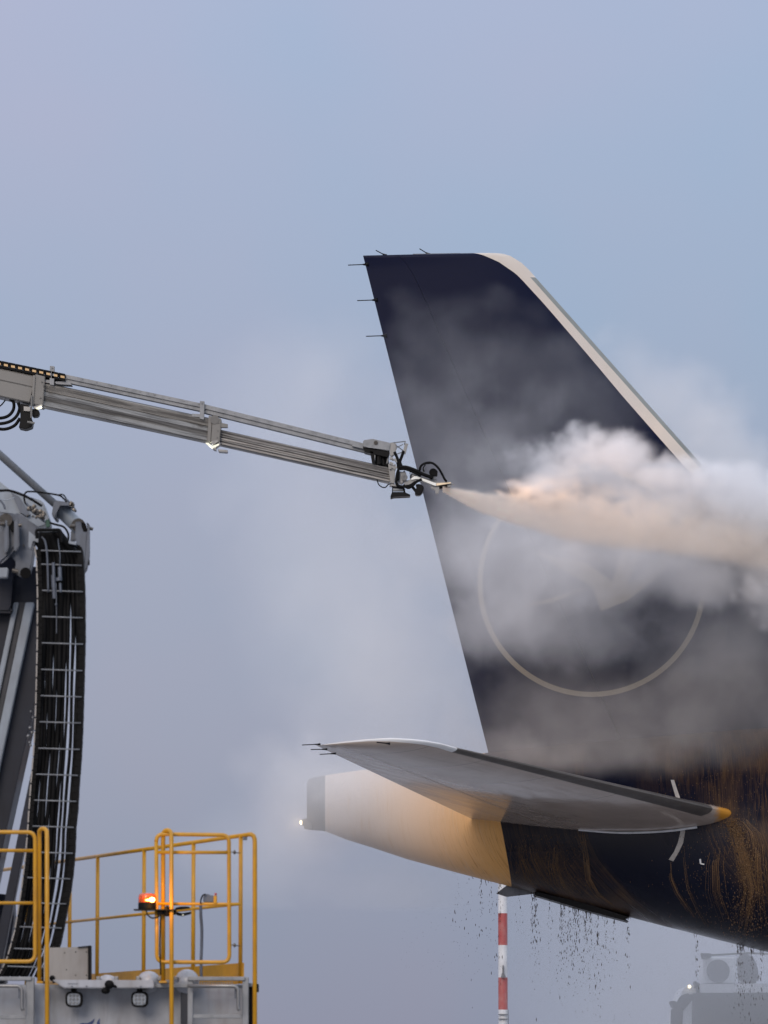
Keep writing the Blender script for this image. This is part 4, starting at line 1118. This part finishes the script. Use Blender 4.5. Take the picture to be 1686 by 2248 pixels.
for _ in range(6): ball(bm, P(60 + random.uniform(0, 32), 1110 + random.uniform(0, 24), YH - .05), m_(2.8, YA), 8)
for _ in range(5): box(bm, P(160 + random.uniform(-6, 6), 1112 + random.uniform(-8, 10), YH), (.03, .04, .02), Matrix.Rotation(.6, 3, 'Y'), .003)
obj('hose_coupling', bm, M['pin'], tr, 30)
bm = B(); prism(bm, [(100, 1141), (108, 1140), (110, 1156), (101, 1158)], YH - .02, .06, 0, .004); obj('coupling_sleeve', bm, M['brass'], tr)

# energy chain
YC = 37.0
XLt = [(1190, 72), (1210, 79), (1300, 82), (1400, 81.5), (1471, 80), (1553, 78), (1640, 74), (1711, 68), (1780, 63), (1813, 61), (1875, 56), (1920, 50.5), (1960, 45.5), (2000, 39), (2044, 31.7), (2104, 15), (2135, 0), (2160, -18)]
XRt = [(1190, 176), (1210, 182), (1255, 184), (1300, 186), (1400, 186.5), (1497, 184), (1598, 181), (1660, 178), (1723, 173), (1780, 170), (1813, 166), (1860, 164.5), (1907, 161), (1950, 155.5), (1991, 148), (2040, 139), (2076, 131), (2110, 119), (2135, 110), (2160, 98)]
bm = B()
ys = list(np.arange(1206, 2160, 14.45)); ecr = []
for i in range(len(ys) - 1):
    y0, y1 = ys[i], ys[i + 1] - 1.2
    l0, l1, r0, r1 = interp(XLt, y0), interp(XLt, y1), interp(XRt, y0), interp(XRt, y1)
    o = 1.0 * (i % 2)
    prism(bm, [(l0 + 1, y0), (l0 + 11, y0), (l1 + 11, y1), (l1 + 1, y1)], YC, .13)
    ecr.append([(r0 - 13 + o, y0), (r0 + .3 * o, y0 - .5), (r1 + .3 * o, y1 + .8), (r1 - 13 + o, y1)])
ec = obj('energy_chain', bm, M['black'], tr)
bm = B()
for p_ in ecr: prism(bm, p_, YC, .13)
obj('side_plate', bm, M['black'], ec)
bm = B()
for i, y0 in enumerate(np.arange(1200, 2150, 29.0)):
    y1 = y0 + 25; l0, l1 = interp(XLt, y0), interp(XLt, y1)
    prism(bm, [(l0 - 1.2, y0), (l0 + 1.8, y0), (l1 + 1.8, y1), (l1 - 1.2, y1)], YC - .004, .1)
obj('side_glide', bm, M['pin' if False else 'beige'], ec)
for fr_, r_ in ((.13, 6.5), (.22, 4), (.30, 5.5), (.395, 4.5), (.485, 6), (.575, 4.5), (.655, 3.2), (.755, 3.6), (.87, 5.5)):
    pts = []
    for k, y_ in enumerate(np.arange(1225, 2165, 40)):
        l_, r__ = interp(XLt, y_), interp(XRt, y_); pts.append((l_ + (r__ - l_) * (fr_ + .008 * math.sin(k * .9 + fr_ * 40)), y_, .06 + .02 * math.sin(k + fr_ * 9)))
    sx_ = 92 + fr_ * 38
    pts = [(sx_, 1168, .0), (sx_ * .5 + pts[0][0] * .5, 1195, .03)] + pts
    bm = B(); q = catmull([P(p[0], p[1], YC + p[2]) for p in pts]); rr = [m_(r_, YC) * (1 + .75 * max(0, min(1, (P(0, 1470, YC).z * -1 + v_.z) / m_(160, YC)))) for v_ in q]
    tube(bm, q, rr, seg=10); obj('hose', bm, M['black'], ec, True)
for y_ in (1209.8, 1240, 1297.6, 1355, 1412.8, 1471, 1528.6, 1586, 1643.9, 1701, 1758, 1815, 1872, 1928, 1983, 2036, 2083.6, 2122.7):
    l_, r__ = interp(XLt, y_), interp(XRt, y_); bm = B()
    ptube(bm, [(l_ + 10.5, y_ - 1.5), (r__ - 4, y_ + 1.5)], YC - .02, 1.55, seg=8); obj('crossbar', bm, M['alu_light'], ec, True)
bm = B()
for x_, y0, y1, r_ in ((117, 1235, 1262, 3.5), (117, 1262, 1290, 5), (118, 1290, 1314, 4), (131, 1245, 1275, 4.5), (128, 1268, 1275, 7), (132, 1280, 1300, 3)): ptube(bm, [(x_, y0), (x_ + 1, y1)], YC - .03, r_, seg=10)
ptube(bm, [(123, 1280), (124, 1340), (124, 1390)], YC - .03, 1.1, seg=6); ball(bm, P(123, 1327, YC - .04), m_(3, YC), 8)
obj('hose_fitting', bm, M['casting'], ec, 30)
bm = B(); ptube(bm, [(127, 1182), (132, 1220), (131, 1260)], YC - .04, 1.3, seg=6); ptube(bm, [(92, 1178), (100, 1192), (104, 1230), (106, 1300)], YC - .02, 2.4, seg=8, smooth=True); obj('thin_hose', bm, M['casting'], ec, True)
bm = B(); ptube(bm, rcorner([(81, 1182), (79, 1163), (133, 1163), (135, 1190)], 6, 4), YC - .05, 3.4, seg=10); prism(bm, [(84, 1167), (130, 1167), (134, 1190), (160, 1192), (178, 1198), (182, 1212), (88, 1212), (74, 1190)], YC + .1, .1, 0, .01)
obj('chain_guide', bm, M['black'], ec, 30)
bm = B(); prism(bm, [(63, 1165), (88, 1187), (84, 1192), (72, 1185), (68, 1206), (62, 1200)], YC + .05, .1, 0, .004); prism(bm, [(150, 1187), (168, 1191), (166, 1196), (151, 1193)], YC - .02, .1); obj('chain_bracket', bm, M['armgrey'], ec)
bm = B(); 
for x_, y_, r_ in ((70, 1608, 3), (66, 1598, 4), (62, 1616, 4), (68, 1562, 2.5), (65, 1630, 3), (72, 1575, 2.5), (67, 1636, 3)): ball(bm, P(x_, y_, YC + .1), m_(r_, YC), 8)
obj('hose_clamp', bm, M['alu'], ec, True)

# ------------------------------------------------------------------ striped mast far behind
YM = 150.0
mast = empty('striped_mast', P(1104, 2400, YM) * 1 - Vector((0, 0, P(1104, 2400, YM).z)), 'slim red and white banded mast standing in the mist under the aircraft belly', 'mast')
bands = [(1940, 2005, 'pwhite'), (2005, 2075, 'red'), (2075, 2146, 'pwhite'), (2146, 2216.5, 'red'), (2216.5, 2290, 'pwhite'), (2290, 2360, 'red')]
for y0, y1, mt in bands:
    bm = B(); q0, q1 = P(1104, y0, YM), P(1104, y1, YM); x_ = P(1104, 2100, YM).x
    tube(bm, [Vector((x_, YM, q0.z)), Vector((x_, YM, q1.z))], m_(10.2, YM), seg=16); obj('red_band' if mt == 'red' else 'white_band', bm, M[mt], mast, 30)
bm = B(); x_ = P(1104, 2100, YM).x; tube(bm, [Vector((x_, YM, P(0, 2360, YM).z)), Vector((x_, YM, 0))], m_(10.2, YM), seg=16); obj('mast_base', bm, M['pwhite'], mast, 30)
bm = B(); prism(bm, [(1103, 2120), (1106, 2118), (1107, 2136), (1111, 2146), (1099, 2146), (1103, 2134)], YM - .3, .1); pbox(bm, 1094, 2226, 1115, 2228, YM - .2, .06); pbox(bm, 1094, 2236, 1115, 2238, YM - .2, .06)
ptube(bm, [(1115.5, 2216), (1116, 2260), (1116.5, 2330)], YM - .1, .9, seg=5); obj('mast_fitting', bm, M['greymetal'], mast)

# ------------------------------------------------------------------ airport truck in the mist
YV = 102.0
cabt = empty('airport_truck', (P(1640, 2300, YV).x, YV + 2, 0), 'pale truck cab with one lit roof lamp, half lost in mist below the aircraft', 'truck')
bm = B(); zb = .9; a = P(1488, 2165, YV); b = P(1800, 2165, YV)
prism(bm, [(1484, 2215), (1491, 2195), (1499, 2171), (1507, 2165), (1532, 2160.5), (1686, 2159), (1800, 2160), (1806, 2215), (1808, 2310), (1480, 2310)], YV, 2.4, 0, .04)
obj('cab', bm, M['pwhite'], cabt, 30)
bm = B(); prism(bm, [(1520, 2181), (1530, 2180), (1686, 2179), (1770, 2181), (1772, 2290), (1518, 2290)], YV - .03, .06); obj('windscreen', bm, M['cabglass'], cabt)
bm = B(); prism(bm, [(1486, 2200), (1494, 2186), (1506, 2181), (1515, 2181), (1512, 2200), (1498, 2214), (1496, 2290), (1473, 2290), (1476, 2230)], YV - .06, .2, 0, .02); obj('door_frame', bm, M['blackmet'], cabt)
bm = B(); prism(bm, [(1468, 2198), (1486, 2197), (1484, 2211), (1474, 2214), (1471, 2206)], YV - .2, .14, 0, .02); prism(bm, [(1473, 2214), (1481, 2214), (1479, 2290), (1472, 2290)], YV - .2, .12, 0, .02)
beam(bm, P(1478, 2212, YV - .15), P(1510, 2190, YV), .08, .05); beam(bm, P(1497, 2214, YV - .1), P(1520, 2186, YV), .1, .05); obj('wing_mirror', bm, M['blackmet'], cabt)
bm = B(); tube(bm, [P(1527, 2170, YV - .05), P(1530, 2158, YV - .05), P(1533, 2180, YV - .05)], .04, seg=8); ball(bm, P(1526, 2159, YV), .05, 10); obj('roof_aerial', bm, M['blackmet'], cabt, True)
bm = B(); ball(bm, P(1513.4, 2165.7, YV - .1), m_(4.0, YV), 12); obj('roof_lamp', bm, M['e_warm'], cabt, True)
bm = B(); pbox(bm, 1541, 2101, 1617, 2160, YV + .4, 1.2, .06); oc = obj('operator_cabin', bm, M['pwhite'], cabt, 30)
bm = B(); c = P(1576.5, 2132, YV + .36); tube(bm, [c, c + Vector((0, .1, 0))], m_(25.5, YV), seg=40); obj('round_window', bm, M['greymetal'], oc, 30)
bm = B(); prism(bm, rcorner([(1539, 2092), (1560, 2093), (1562, 2097), (1560, 2103), (1541, 2105)], 3, 3, True)[:-1], YV + .2, .3, 0, .03); ptube(bm, [(1558, 2097), (1580, 2096), (1640, 2092), (1700, 2095)], YV + .5, 2.2, seg=8); obj('cabin_lamp', bm, M['blackmet'], oc)
bm = B(); prism(bm, [(1622, 2096), (1648, 2092), (1664, 2120), (1666, 2158), (1626, 2158)], YV + .6, .8, 0, .05); obj('boom_pivot', bm, M['darkblue'], cabt)
bm = B(); box(bm, (P(1645, 0, YV).x, YV + 4.6, 1.6), (2.5, 4.4, 1.9), None, .05); obj('tank_body', bm, M['pwhite'], cabt, 30)
for sx_ in (-1.15, 1.15):
    for sy in (.9, 5.5):
        c = Vector((P(1645, 0, YV).x + sx_, YV + sy, .52)); bm = B(); tube(bm, [c - Vector((.16, 0, 0)), c + Vector((.16, 0, 0))], .52, seg=28); obj('wheel', bm, M['black'], cabt, 30)
bm = B(); box(bm, (P(1645, 0, YV).x, YV + 3.4, .85), (2.3, 6.5, .35)); obj('chassis', bm, M['blackmet'], cabt)

# loose pieces become parts of their own
def split(o):
    bm = bmesh.new(); bm.from_mesh(o.data); left = set(bm.verts); isl = []
    while left:
        st_ = [left.pop()]; grp = set(st_)
        while st_:
            v = st_.pop()
            for e_ in v.link_edges:
                w_ = e_.other_vert(v)
                if w_ in left: left.discard(w_); grp.add(w_); st_.append(w_)
        isl.append({v.index for v in grp})
    bm.free()
    if len(isl) < 2: return
    src = o.data.copy()
    for k, ids in enumerate(isl):
        b2_ = bmesh.new(); b2_.from_mesh(src); b2_.verts.ensure_lookup_table()
        bmesh.ops.delete(b2_, geom=[v for v in b2_.verts if v.index not in ids], context='VERTS')
        if k == 0: b2_.to_mesh(o.data)
        else:
            me = src.copy(); b2_.to_mesh(me); c = o.copy(); c.data = me; C.objects.link(c); c.parent = o.parent
        b2_.free()


SPLIT = ('link_plate', 'hose_coupling', 'hose_clamp', 'chain_bracket', 'deck_edge', 'rivet', 'dome_clip', 'pin_bolt', 'rubber_bush', 'hoop_foot', 'knuckle_plate', 'deck_grating', 'thin_hose', 'reflector', 'lip_sticker', 'flame_emblem', 'marker_lamp', 'warning_horn')
for o in list(S.objects):
    if o.type == 'MESH' and o.parent and o.name.split('.')[0] in SPLIT: split(o)

# ------------------------------------------------------------------ steam, spray and mist as true volumes
def hashgrad(ix, iy, iz, seed):
    h = (ix * 374761393 + iy * 668265263 + iz * 2147483647 + seed * 1274126177).astype(np.int64)
    h = (h ^ (h >> 13)) * 1274126177; h = (h ^ (h >> 16)) & 0xffffffff
    return h


def perlin(x, y, z, seed=0):
    xi, yi, zi = np.floor(x).astype(np.int64), np.floor(y).astype(np.int64), np.floor(z).astype(np.int64)
    xf, yf, zf = (x - xi).astype(np.float32), (y - yi).astype(np.float32), (z - zi).astype(np.float32)
    u, v, w3 = (f * f * f * (f * (f * 6 - 15) + 10) for f in (xf, yf, zf))
    out = 0
    for dx in (0, 1):
        for dy in (0, 1):
            for dz in (0, 1):
                h = hashgrad(xi + dx, yi + dy, zi + dz, seed)
                gx = ((h & 255) / 127.5 - 1).astype(np.float32); gy = (((h >> 8) & 255) / 127.5 - 1).astype(np.float32); gz = (((h >> 16) & 255) / 127.5 - 1).astype(np.float32)
                wgt = (u if dx else 1 - u) * (v if dy else 1 - v) * (w3 if dz else 1 - w3)
                out = out + wgt * (gx * (xf - dx) + gy * (yf - dy) + gz * (zf - dz))
    return out


def fbm(x, y, z, octv=4, seed=0, billow=False, gain=.5):
    s = 0; a = 1; tot = 0
    for o in range(octv):
        p_ = perlin(x * 2 ** o + 17.3 * o, y * 2 ** o + 9.1 * o, z * 2 ** o - 5.7 * o, seed + o)
        s = s + a * ((1 - np.abs(p_) * 2.6) * .5 if billow else p_); tot += a; a *= gain
    return s / tot


def blobs(Xg, Yg, Zg, lst):
    """soft union of ellipsoids: (px, py, Y, rx px, rz px, ry m, strength)"""
    out = np.full(Xg.shape, -1.0, np.float32)
    for px, py, Y, rx, rz, ry, st in lst:
        c = P(px, py, Y); a = m_(rx, Y); b = m_(rz, Y)
        d2 = np.sqrt(((Xg - c.x) / a) ** 2 + ((Yg - c.y) / ry) ** 2 + ((Zg - c.z) / b) ** 2)
        out = np.maximum(out, (1 - d2) * st)
    return out


def sstep(v, a, b):
    t = np.clip((v - a) / (b - a), 0, 1); return t * t * (3 - 2 * t)


def volume(name, mn, mxx, vox, fn, mat, label, cat):
    mn = np.array(mn, float); mxx = np.array(mxx, float); N = np.maximum(4, np.round((mxx - mn) / vox)).astype(int)
    ax = [mn[i] + np.arange(N[i]) / (N[i] - 1) * (mxx[i] - mn[i]) for i in range(3)]
    Xg, Yg, Zg = [q.astype(np.float32) for q in np.meshgrid(*ax, indexing='ij')]
    D = fn(Xg, Yg, Zg).astype(np.float32); D[D < .004] = 0
    for sl_ in ((0, slice(None), slice(None)), (-1, slice(None), slice(None)), (slice(None), 0, slice(None)), (slice(None), -1, slice(None)), (slice(None), slice(None), 0), (slice(None), slice(None), -1)): D[sl_] = 0
    me = bpy.data.meshes.new(name); me.vertices.add(D.size)
    at = me.attributes.new('density_value', 'FLOAT', 'POINT'); at.data.foreach_set('value', D.ravel())
    me.materials.append(mat)
    pts = np.stack([Xg.ravel(), Yg.ravel(), Zg.ravel()], 1); me.vertices.foreach_set('co', pts.ravel())
    ob = bpy.data.objects.new(name, me); C.objects.link(ob)
    ng = bpy.data.node_groups.new(name, 'GeometryNodeTree')
    ng.interface.new_socket('Geometry', in_out='INPUT', socket_type='NodeSocketGeometry'); ng.interface.new_socket('Geometry', in_out='OUTPUT', socket_type='NodeSocketGeometry')
    nd, lk_ = ng.nodes, ng.links
    gi, go = nd.new('NodeGroupInput'), nd.new('NodeGroupOutput'); vc = nd.new('GeometryNodeVolumeCube')
    vc.inputs['Min'].default_value = mn; vc.inputs['Max'].default_value = mxx
    for k, s_ in zip(N, 'XYZ'): vc.inputs['Resolution ' + s_].default_value = int(k)
    cur = nd.new('GeometryNodeInputPosition').outputs[0]
    for op, val in (('SUBTRACT', mn), ('MULTIPLY', [(N[i] - 1) / (mxx[i] - mn[i]) for i in range(3)]), ('ADD', (.5, .5, .5)), ('FLOOR', None), ('DOT_PRODUCT', (float(N[1] * N[2]), float(N[2]), 1.0))):
        q = nd.new('ShaderNodeVectorMath'); q.operation = op
        if val is not None: q.inputs[1].default_value = val
        lk_.new(cur, q.inputs[0]); cur = q.outputs['Value'] if op == 'DOT_PRODUCT' else q.outputs[0]
    si = nd.new('GeometryNodeSampleIndex'); si.data_type = 'FLOAT'; si.domain = 'POINT'; si.clamp = True
    na = nd.new('GeometryNodeInputNamedAttribute'); na.data_type = 'FLOAT'; na.inputs['Name'].default_value = 'density_value'
    lk_.new(gi.outputs[0], si.inputs['Geometry']); lk_.new(na.outputs['Attribute'], si.inputs['Value']); lk_.new(cur, si.inputs['Index'])
    lk_.new(si.outputs[0], vc.inputs['Density']); sm = nd.new('GeometryNodeSetMaterial'); sm.inputs['Material'].default_value = mat
    lk_.new(vc.outputs[0], sm.inputs[0]); lk_.new(sm.outputs[0], go.inputs[0])
    md = ob.modifiers.new('volume', 'NODES'); md.node_group = ng
    ob['kind'] = 'stuff'; ob['label'] = label; ob['category'] = cat
    print('VOLUME', name, N, D.size, float(D.max()))
    return ob


def vmat(name, col, aniso=0.0):
    m = bpy.data.materials.new(name); m.use_nodes = True; t = m.node_tree; t.nodes.clear()
    o = t.nodes.new('ShaderNodeOutputMaterial'); pv = t.nodes.new('ShaderNodeVolumePrincipled'); t.links.new(pv.outputs[0], o.inputs['Volume'])
    pv.inputs['Color'].default_value = (*col, 1); pv.inputs['Density'].default_value = 1.0; pv.inputs['Anisotropy'].default_value = aniso
    return m



def splat(out, x, y, z, ax, lst, warp=.0):
    """soft union of ellipsoids (centre, radii, strength) evaluated only where each one reaches"""
    for c, r3, st in lst:
        sl_ = []
        for k in range(3):
            lo = int(np.searchsorted(ax[k], c[k] - r3[k] * 1.3 - warp)); hi = int(np.searchsorted(ax[k], c[k] + r3[k] * 1.3 + warp)); sl_.append(slice(lo, hi))
        sl_ = tuple(sl_)
        if min(q.stop - q.start for q in sl_) <= 0: continue
        d2 = np.sqrt(((x[sl_] - c[0]) / r3[0]) ** 2 + ((y[sl_] - c[1]) / r3[1]) ** 2 + ((z[sl_] - c[2]) / r3[2]) ** 2)
        out[sl_] = np.maximum(out[sl_], (1 - d2) * st)
    return out


def puffs(lst, n_, frac, gen=2, seed=1):
    """ellipsoids (px, py, Y, rx px, rz px, ry m, st) budding into smaller round puffs"""
    rg = np.random.default_rng(seed); out = []
    for px, py, Y, rx, rz, ry, st in lst:
        c = P(px, py, Y); r3 = (m_(rx, Y), ry, m_(rz, Y)); out.append((tuple(c), r3, st))
        base = [(tuple(c), r3)]
        for g_ in range(gen):
            nxt = []
            for cc, rr in base:
                for _ in range(n_ if g_ == 0 else 4):
                    v = rg.normal(size=3); v /= np.linalg.norm(v); v[1] = -abs(v[1]) * .8
                    q = tuple(cc[k] + v[k] * rr[k] * .78 for k in range(3)); a = min(rr[0], rr[2], rr[1] * 1.2) * rg.uniform(frac * .7, frac * 1.3)
                    nxt.append((q, (a, a, a))); out.append((q, (a, a, a), st * rg.uniform(.55, 1.0)))
            base = nxt
    return out


def axes(x, y, z): return x[:, 0, 0], y[0, :, 0], z[0, 0, :]


# dense billowing steam beside the fin
CL = [(1190, 1010, 88.2, 95, 62, .9, .5), (1270, 995, 88.4, 90, 66, .9, .8), (1350, 1010, 88, 100, 76, 1.1, .95), (1440, 1050, 88.2, 105, 62, 1.2, .9), (1540, 1085, 88.5, 115, 82, 1.3, .9), (1620, 1120, 88.5, 130, 100, 1.5, .9),
      (1720, 1150, 88.5, 170, 120, 1.7, 1.0), (1240, 1055, 88.2, 120, 58, .9, 1.2), (1310, 1045, 88.2, 110, 60, .9, 1.2), (1340, 1080, 88.2, 140, 72, .9, 1.1), (1450, 1110, 88.6, 170, 95, 1.1, 1.1), (1600, 1190, 88.8, 180, 115, 1.1, 1.0), (1760, 1250, 88.5, 170, 150, 1.6, 1.1),
      (1140, 1070, 84.2, 60, 15, .4, 1.1), (1190, 1064, 85.0, 65, 22, .45, 1.1), (1420, 1230, 88.6, 170, 75, 1.1, .7), (1540, 1275, 88.6, 120, 72, 1.0, .75), (1280, 1215, 88.6, 190, 60, 1.0, .6), (1150, 1190, 88.8, 130, 45, .9, .4)]
CP = puffs(CL, 16, .34, 2, 5)


def f_cloud(x, y, z):
    wx = fbm(x * 1.1, y * 1.1, z * 1.1, 3, 40) * .40; wz = fbm(x * 1.1 + 31, y * 1.1, z * 1.1, 3, 50) * .40
    ax = axes(x, y, z)
    b = splat(np.full(x.shape, -1, np.float32), x + wx, y, z + wz, ax, CP, .3)
    nb = fbm(x * 1.7, y * 1.7, z * 1.7, 5, 3, True, .68); big = fbm(x * .7, y * .7, z * .7, 2, 77)
    v = b + (nb - .33) * .95 + big * .35
    low = sstep(z, Z0(1150), Z0(1040))                   # crisp tops, soft frayed underside
    rt_ = sstep(x, X0(1400), X0(1560))
    return sstep(v + .10 * rt_, .0, .75 - .25 * low) * (.95 + 2.8 * np.clip(b, 0, 1)) * (.55 + .45 * np.maximum(low, rt_ * .9)) * (1 + .6 * rt_)


volume('steam_cloud', (X0(1060), 83.6, Z0(1540)), (X0(2000), 90.9, Z0(860)), .05, f_cloud, vmat('steam', (.955, .955, .965), .1), 'dense white steam cloud billowing off the fin where the jet strikes', 'steam')

# jet of fluid leaving the nozzle: (column, bottom row, top row, distance, half depth)
JT = [(972, 1080, 1067, 79.95, .03), (985, 1088, 1068, 80.1, .07), (1010, 1103, 1071, 80.5, .13), (1050, 1124, 1074, 81.2, .22), (1100, 1142, 1072, 82.1, .34), (1150, 1159, 1060, 83, .42), (1200, 1177, 1048, 83.9, .5), (1250, 1193, 1042, 84.8, .55),
      (1350, 1210, 1045, 86.0, .65), (1450, 1218, 1060, 86.8, .7), (1600, 1240, 1090, 87.3, .75), (1760, 1285, 1130, 87.7, .8)]
XSPLIT = P(1090, 1100, 82).x


def f_jet(x, y, z):
    xs_ = [P(t[0], t[1], t[3]).x for t in JT]
    bt = np.interp(x, xs_, [P(t[0], t[1], t[3]).z for t in JT]); tp = np.interp(x, xs_, [P(t[0], t[2], t[3]).z for t in JT])
    yc = np.interp(x, xs_, [t[3] for t in JT]); yw = np.interp(x, xs_, [t[4] for t in JT]); t = np.clip((x - xs_[0]) / (xs_[-1] - xs_[0]), 0, 1)
    nn = fbm(x * 2.2, y * 2.2, z * 3.2, 5, 21, True, .6); st = fbm(x * 1.4 + z * .4, y * 5, z * 9, 3, 25)
    h = np.maximum(tp - bt, .05); q = (z - bt) / h + st * .06
    rag = np.clip(t * 5, 0, 1)
    vb = sstep(q, 0, .10 + .10 * t); vt = sstep(1 - q + (nn - .36) * 1.5 * rag, 0, .3 + .5 * t)
    vy = np.clip(1 - (np.abs(y - yc) / (yw + .02)) ** 2, 0, 1)
    dens = np.interp(t, [0, .03, .1, .25, .5, .8, 1], [34, 15, 5.5, 2.6, 1.7, 1.3, .9])
    return vb * vt * vy * dens * (.75 + .5 * nn + 1.1 * st) * (x > xs_[0])


XS = lambda x: sstep(x, XSPLIT - .02, XSPLIT + .28)


MJ = vmat('fluid_spray', (.99, .885, .78), .1)
volume('spray_jet', (XSPLIT - .15, 81.0, Z0(1420)), (X0(1720), 88.9, Z0(930)), .055, lambda x, y, z: f_jet(x, y, z) * XS(x), MJ, 'peach tinted spray fan spreading from the jet over the fin ring', 'spray')
volume('nozzle_jet', (P(968, 1080, 80).x, 79.8, P(1000, 1185, 81).z), (XSPLIT + .34, 83.2, P(1000, 1040, 81).z), .02, lambda x, y, z: f_jet(x, y, z) * (1 - XS(x)), MJ, 'narrow tan jet of fluid leaving the boom nozzle', 'spray')

# thin mist hanging in front of the fin
MV = [(930, 740, 90.4, 110, 95, 1.0, .16), (1010, 800, 90, 170, 140, 1.6, .20), (1180, 820, 90, 200, 140, 1.6, .20), (950, 960, 90, 170, 170, 1.7, .34), (1110, 965, 89.8, 180, 125, 1.6, .42), (1300, 900, 90, 170, 110, 1.5, .20), (1090, 655, 90.2, 62, 40, .8, .17), (905, 665, 90.2, 62, 44, .8, .14), (1010, 675, 90.2, 80, 46, .9, .15),
      (1170, 680, 90.2, 50, 34, .7, .10), (1240, 760, 90.2, 80, 60, .9, .14), (1080, 1060, 89.6, 200, 120, 1.7, .55), (1000, 1200, 89, 170, 160, 1.8, .95), (1150, 1230, 88.8, 200, 140, 1.9, 1.7), (1100, 1370, 89, 170, 110, 1.7, 1.45), (1260, 1370, 89.2, 200, 120, 1.6, 1.3), (1340, 1260, 88.8, 240, 100, 1.6, 1.9), (1500, 1250, 88.8, 190, 90, 1.4, 1.7), (1580, 1370, 89.2, 230, 150, 1.6, .6), (1300, 1160, 88.9, 280, 90, 1.4, 1.5)]
MW = [(1200, 1590, 89.3, 230, 130, 1.4, .5), (1380, 1600, 89.2, 250, 140, 1.4, .62), (1560, 1540, 89.3, 240, 170, 1.4, .65), (1250, 1500, 89.3, 260, 90, 1.3, .3), (1110, 1650, 89.6, 140, 60, 1.0, .95), (1640, 1450, 89.4, 160, 150, 1.4, .5), (1300, 1670, 89.2, 260, 60, 1.1, .8)]


def veil(lst, seed, k=1.0):
    def fn(x, y, z):
        wx = fbm(x * .8, y * .8, z * .8, 3, seed + 40) * .75; wz = fbm(x * .8 + 11, y * .8, z * .8, 3, seed + 50) * .75
        ax = axes(x, y, z); out = 0
        nb = fbm(x * 1.5, y * 1.5, z * 1.5, 5, seed + 3, True, .7); nf = fbm(x * .9 + 5, y * .6, z * .9, 4, seed + 11)
        for q in lst:
            b = splat(np.full(x.shape, -1, np.float32), x + wx, y + wx * .3, z + wz, ax, puffs([(*q[:6], 1.0)], 9, .42, 1, int(q[0])), .6)
            out = out + (sstep(b + (nb - .35) * 1.35 + nf * .25, -.05, .6) * .72 + sstep(b, -.1, .6) * .42) * q[6] * .26 * k
        return out
    return fn


volume('steam_veil', (X0(740), 87.4, Z0(1620)), (X0(1860), 91.9, Z0(570)), .065, veil(MV, 100, .92), vmat('thin_steam', (.945, .945, .955), .1), 'thin grey steam drifting over the navy fin and its ring mark', 'steam')
_wm = veil(MW, 160, .85)
volume('warm_mist', (X0(960), 87.6, Z0(1770)), (X0(1860), 91.2, Z0(1330)), .09, lambda x, y, z: _wm(x, y, z) * sstep(z, Z0(1750), Z0(1690)), vmat('warm_mist', (.95, .90, .855), .1), 'brownish mist low on the fin above the near stabiliser', 'mist')

TB = [(740, 1730, 90.6, 150, 130, 2.2, 1.1), (650, 1730, 90.6, 150, 130, 2.2, 1.0), (900, 1690, 91.5, 180, 110, 2.0, .6), (690, 1830, 91, 150, 90, 1.8, .5), (720, 1250, 93, 300, 520, 3.0, .45), (620, 880, 94, 260, 240, 3.0, .28), (860, 1500, 93, 260, 330, 2.6, .6), (580, 1880, 92.5, 230, 170, 2.4, .4), (860, 1960, 92.5, 230, 110, 2.0, .35), (1010, 1570, 90.6, 70, 130, .9, .55),
      (1400, 800, 94.5, 100, 90, 1.4, .6), (1450, 880, 94.5, 130, 120, 1.6, 1.2), (1530, 960, 94.5, 120, 110, 1.6, 1.5), (1620, 1030, 94, 130, 90, 1.8, 1.6), (1330, 730, 94.5, 60, 50, 1.2, .4), (1590, 900, 95, 70, 70, 1.2, .6)]


def f_tail(x, y, z):
    wx = fbm(x * .5, y * .5, z * .5, 3, 240) * .9; wz = fbm(x * .5 + 11, y * .5, z * .5, 3, 250) * .9
    nb = fbm(x * .8, y * .8, z * .8, 4, 203, True, .55); out = 0; ax = axes(x, y, z)
    for q in TB:
        b = splat(np.full(x.shape, -1, np.float32), x + wx, y, z + wz, ax, puffs([(*q[:6], 1.0)], 7, .45, 1, int(q[1])), .9)
        out = out + sstep(b + (nb - .3) * .4, 0, .9) * q[6] * .34
    return out


volume('tail_mist', (X0(250), 87.6, Z0(2000)), (X0(1800), 97.4, Z0(520)), .13, f_tail, vmat('pale_mist', (.99, .98, .97), .1), 'pale mist drifting behind the fin and round the tail cone', 'mist')


def f_low(x, y, z):
    nb = fbm(x * .35, y * .35, z * .35, 3, 303)
    h = np.clip(1 - (z - .2) / 7.0, 0, 1)
    edge = sstep(x, X0(980), X0(1560)) * (1 - sstep(x, X0(2300), X0(2500)))
    return np.clip(.30 + nb * .30, .02, 1) * edge * sstep(h, 0, .35) * .46


volume('low_mist', (X0(1100), 95.0, .05), (X0(2500), 100.5, 7.3), .25, f_low, vmat('low_mist', (.985, .985, .99), .1), 'grey low mist between the aircraft belly and the far truck', 'mist')
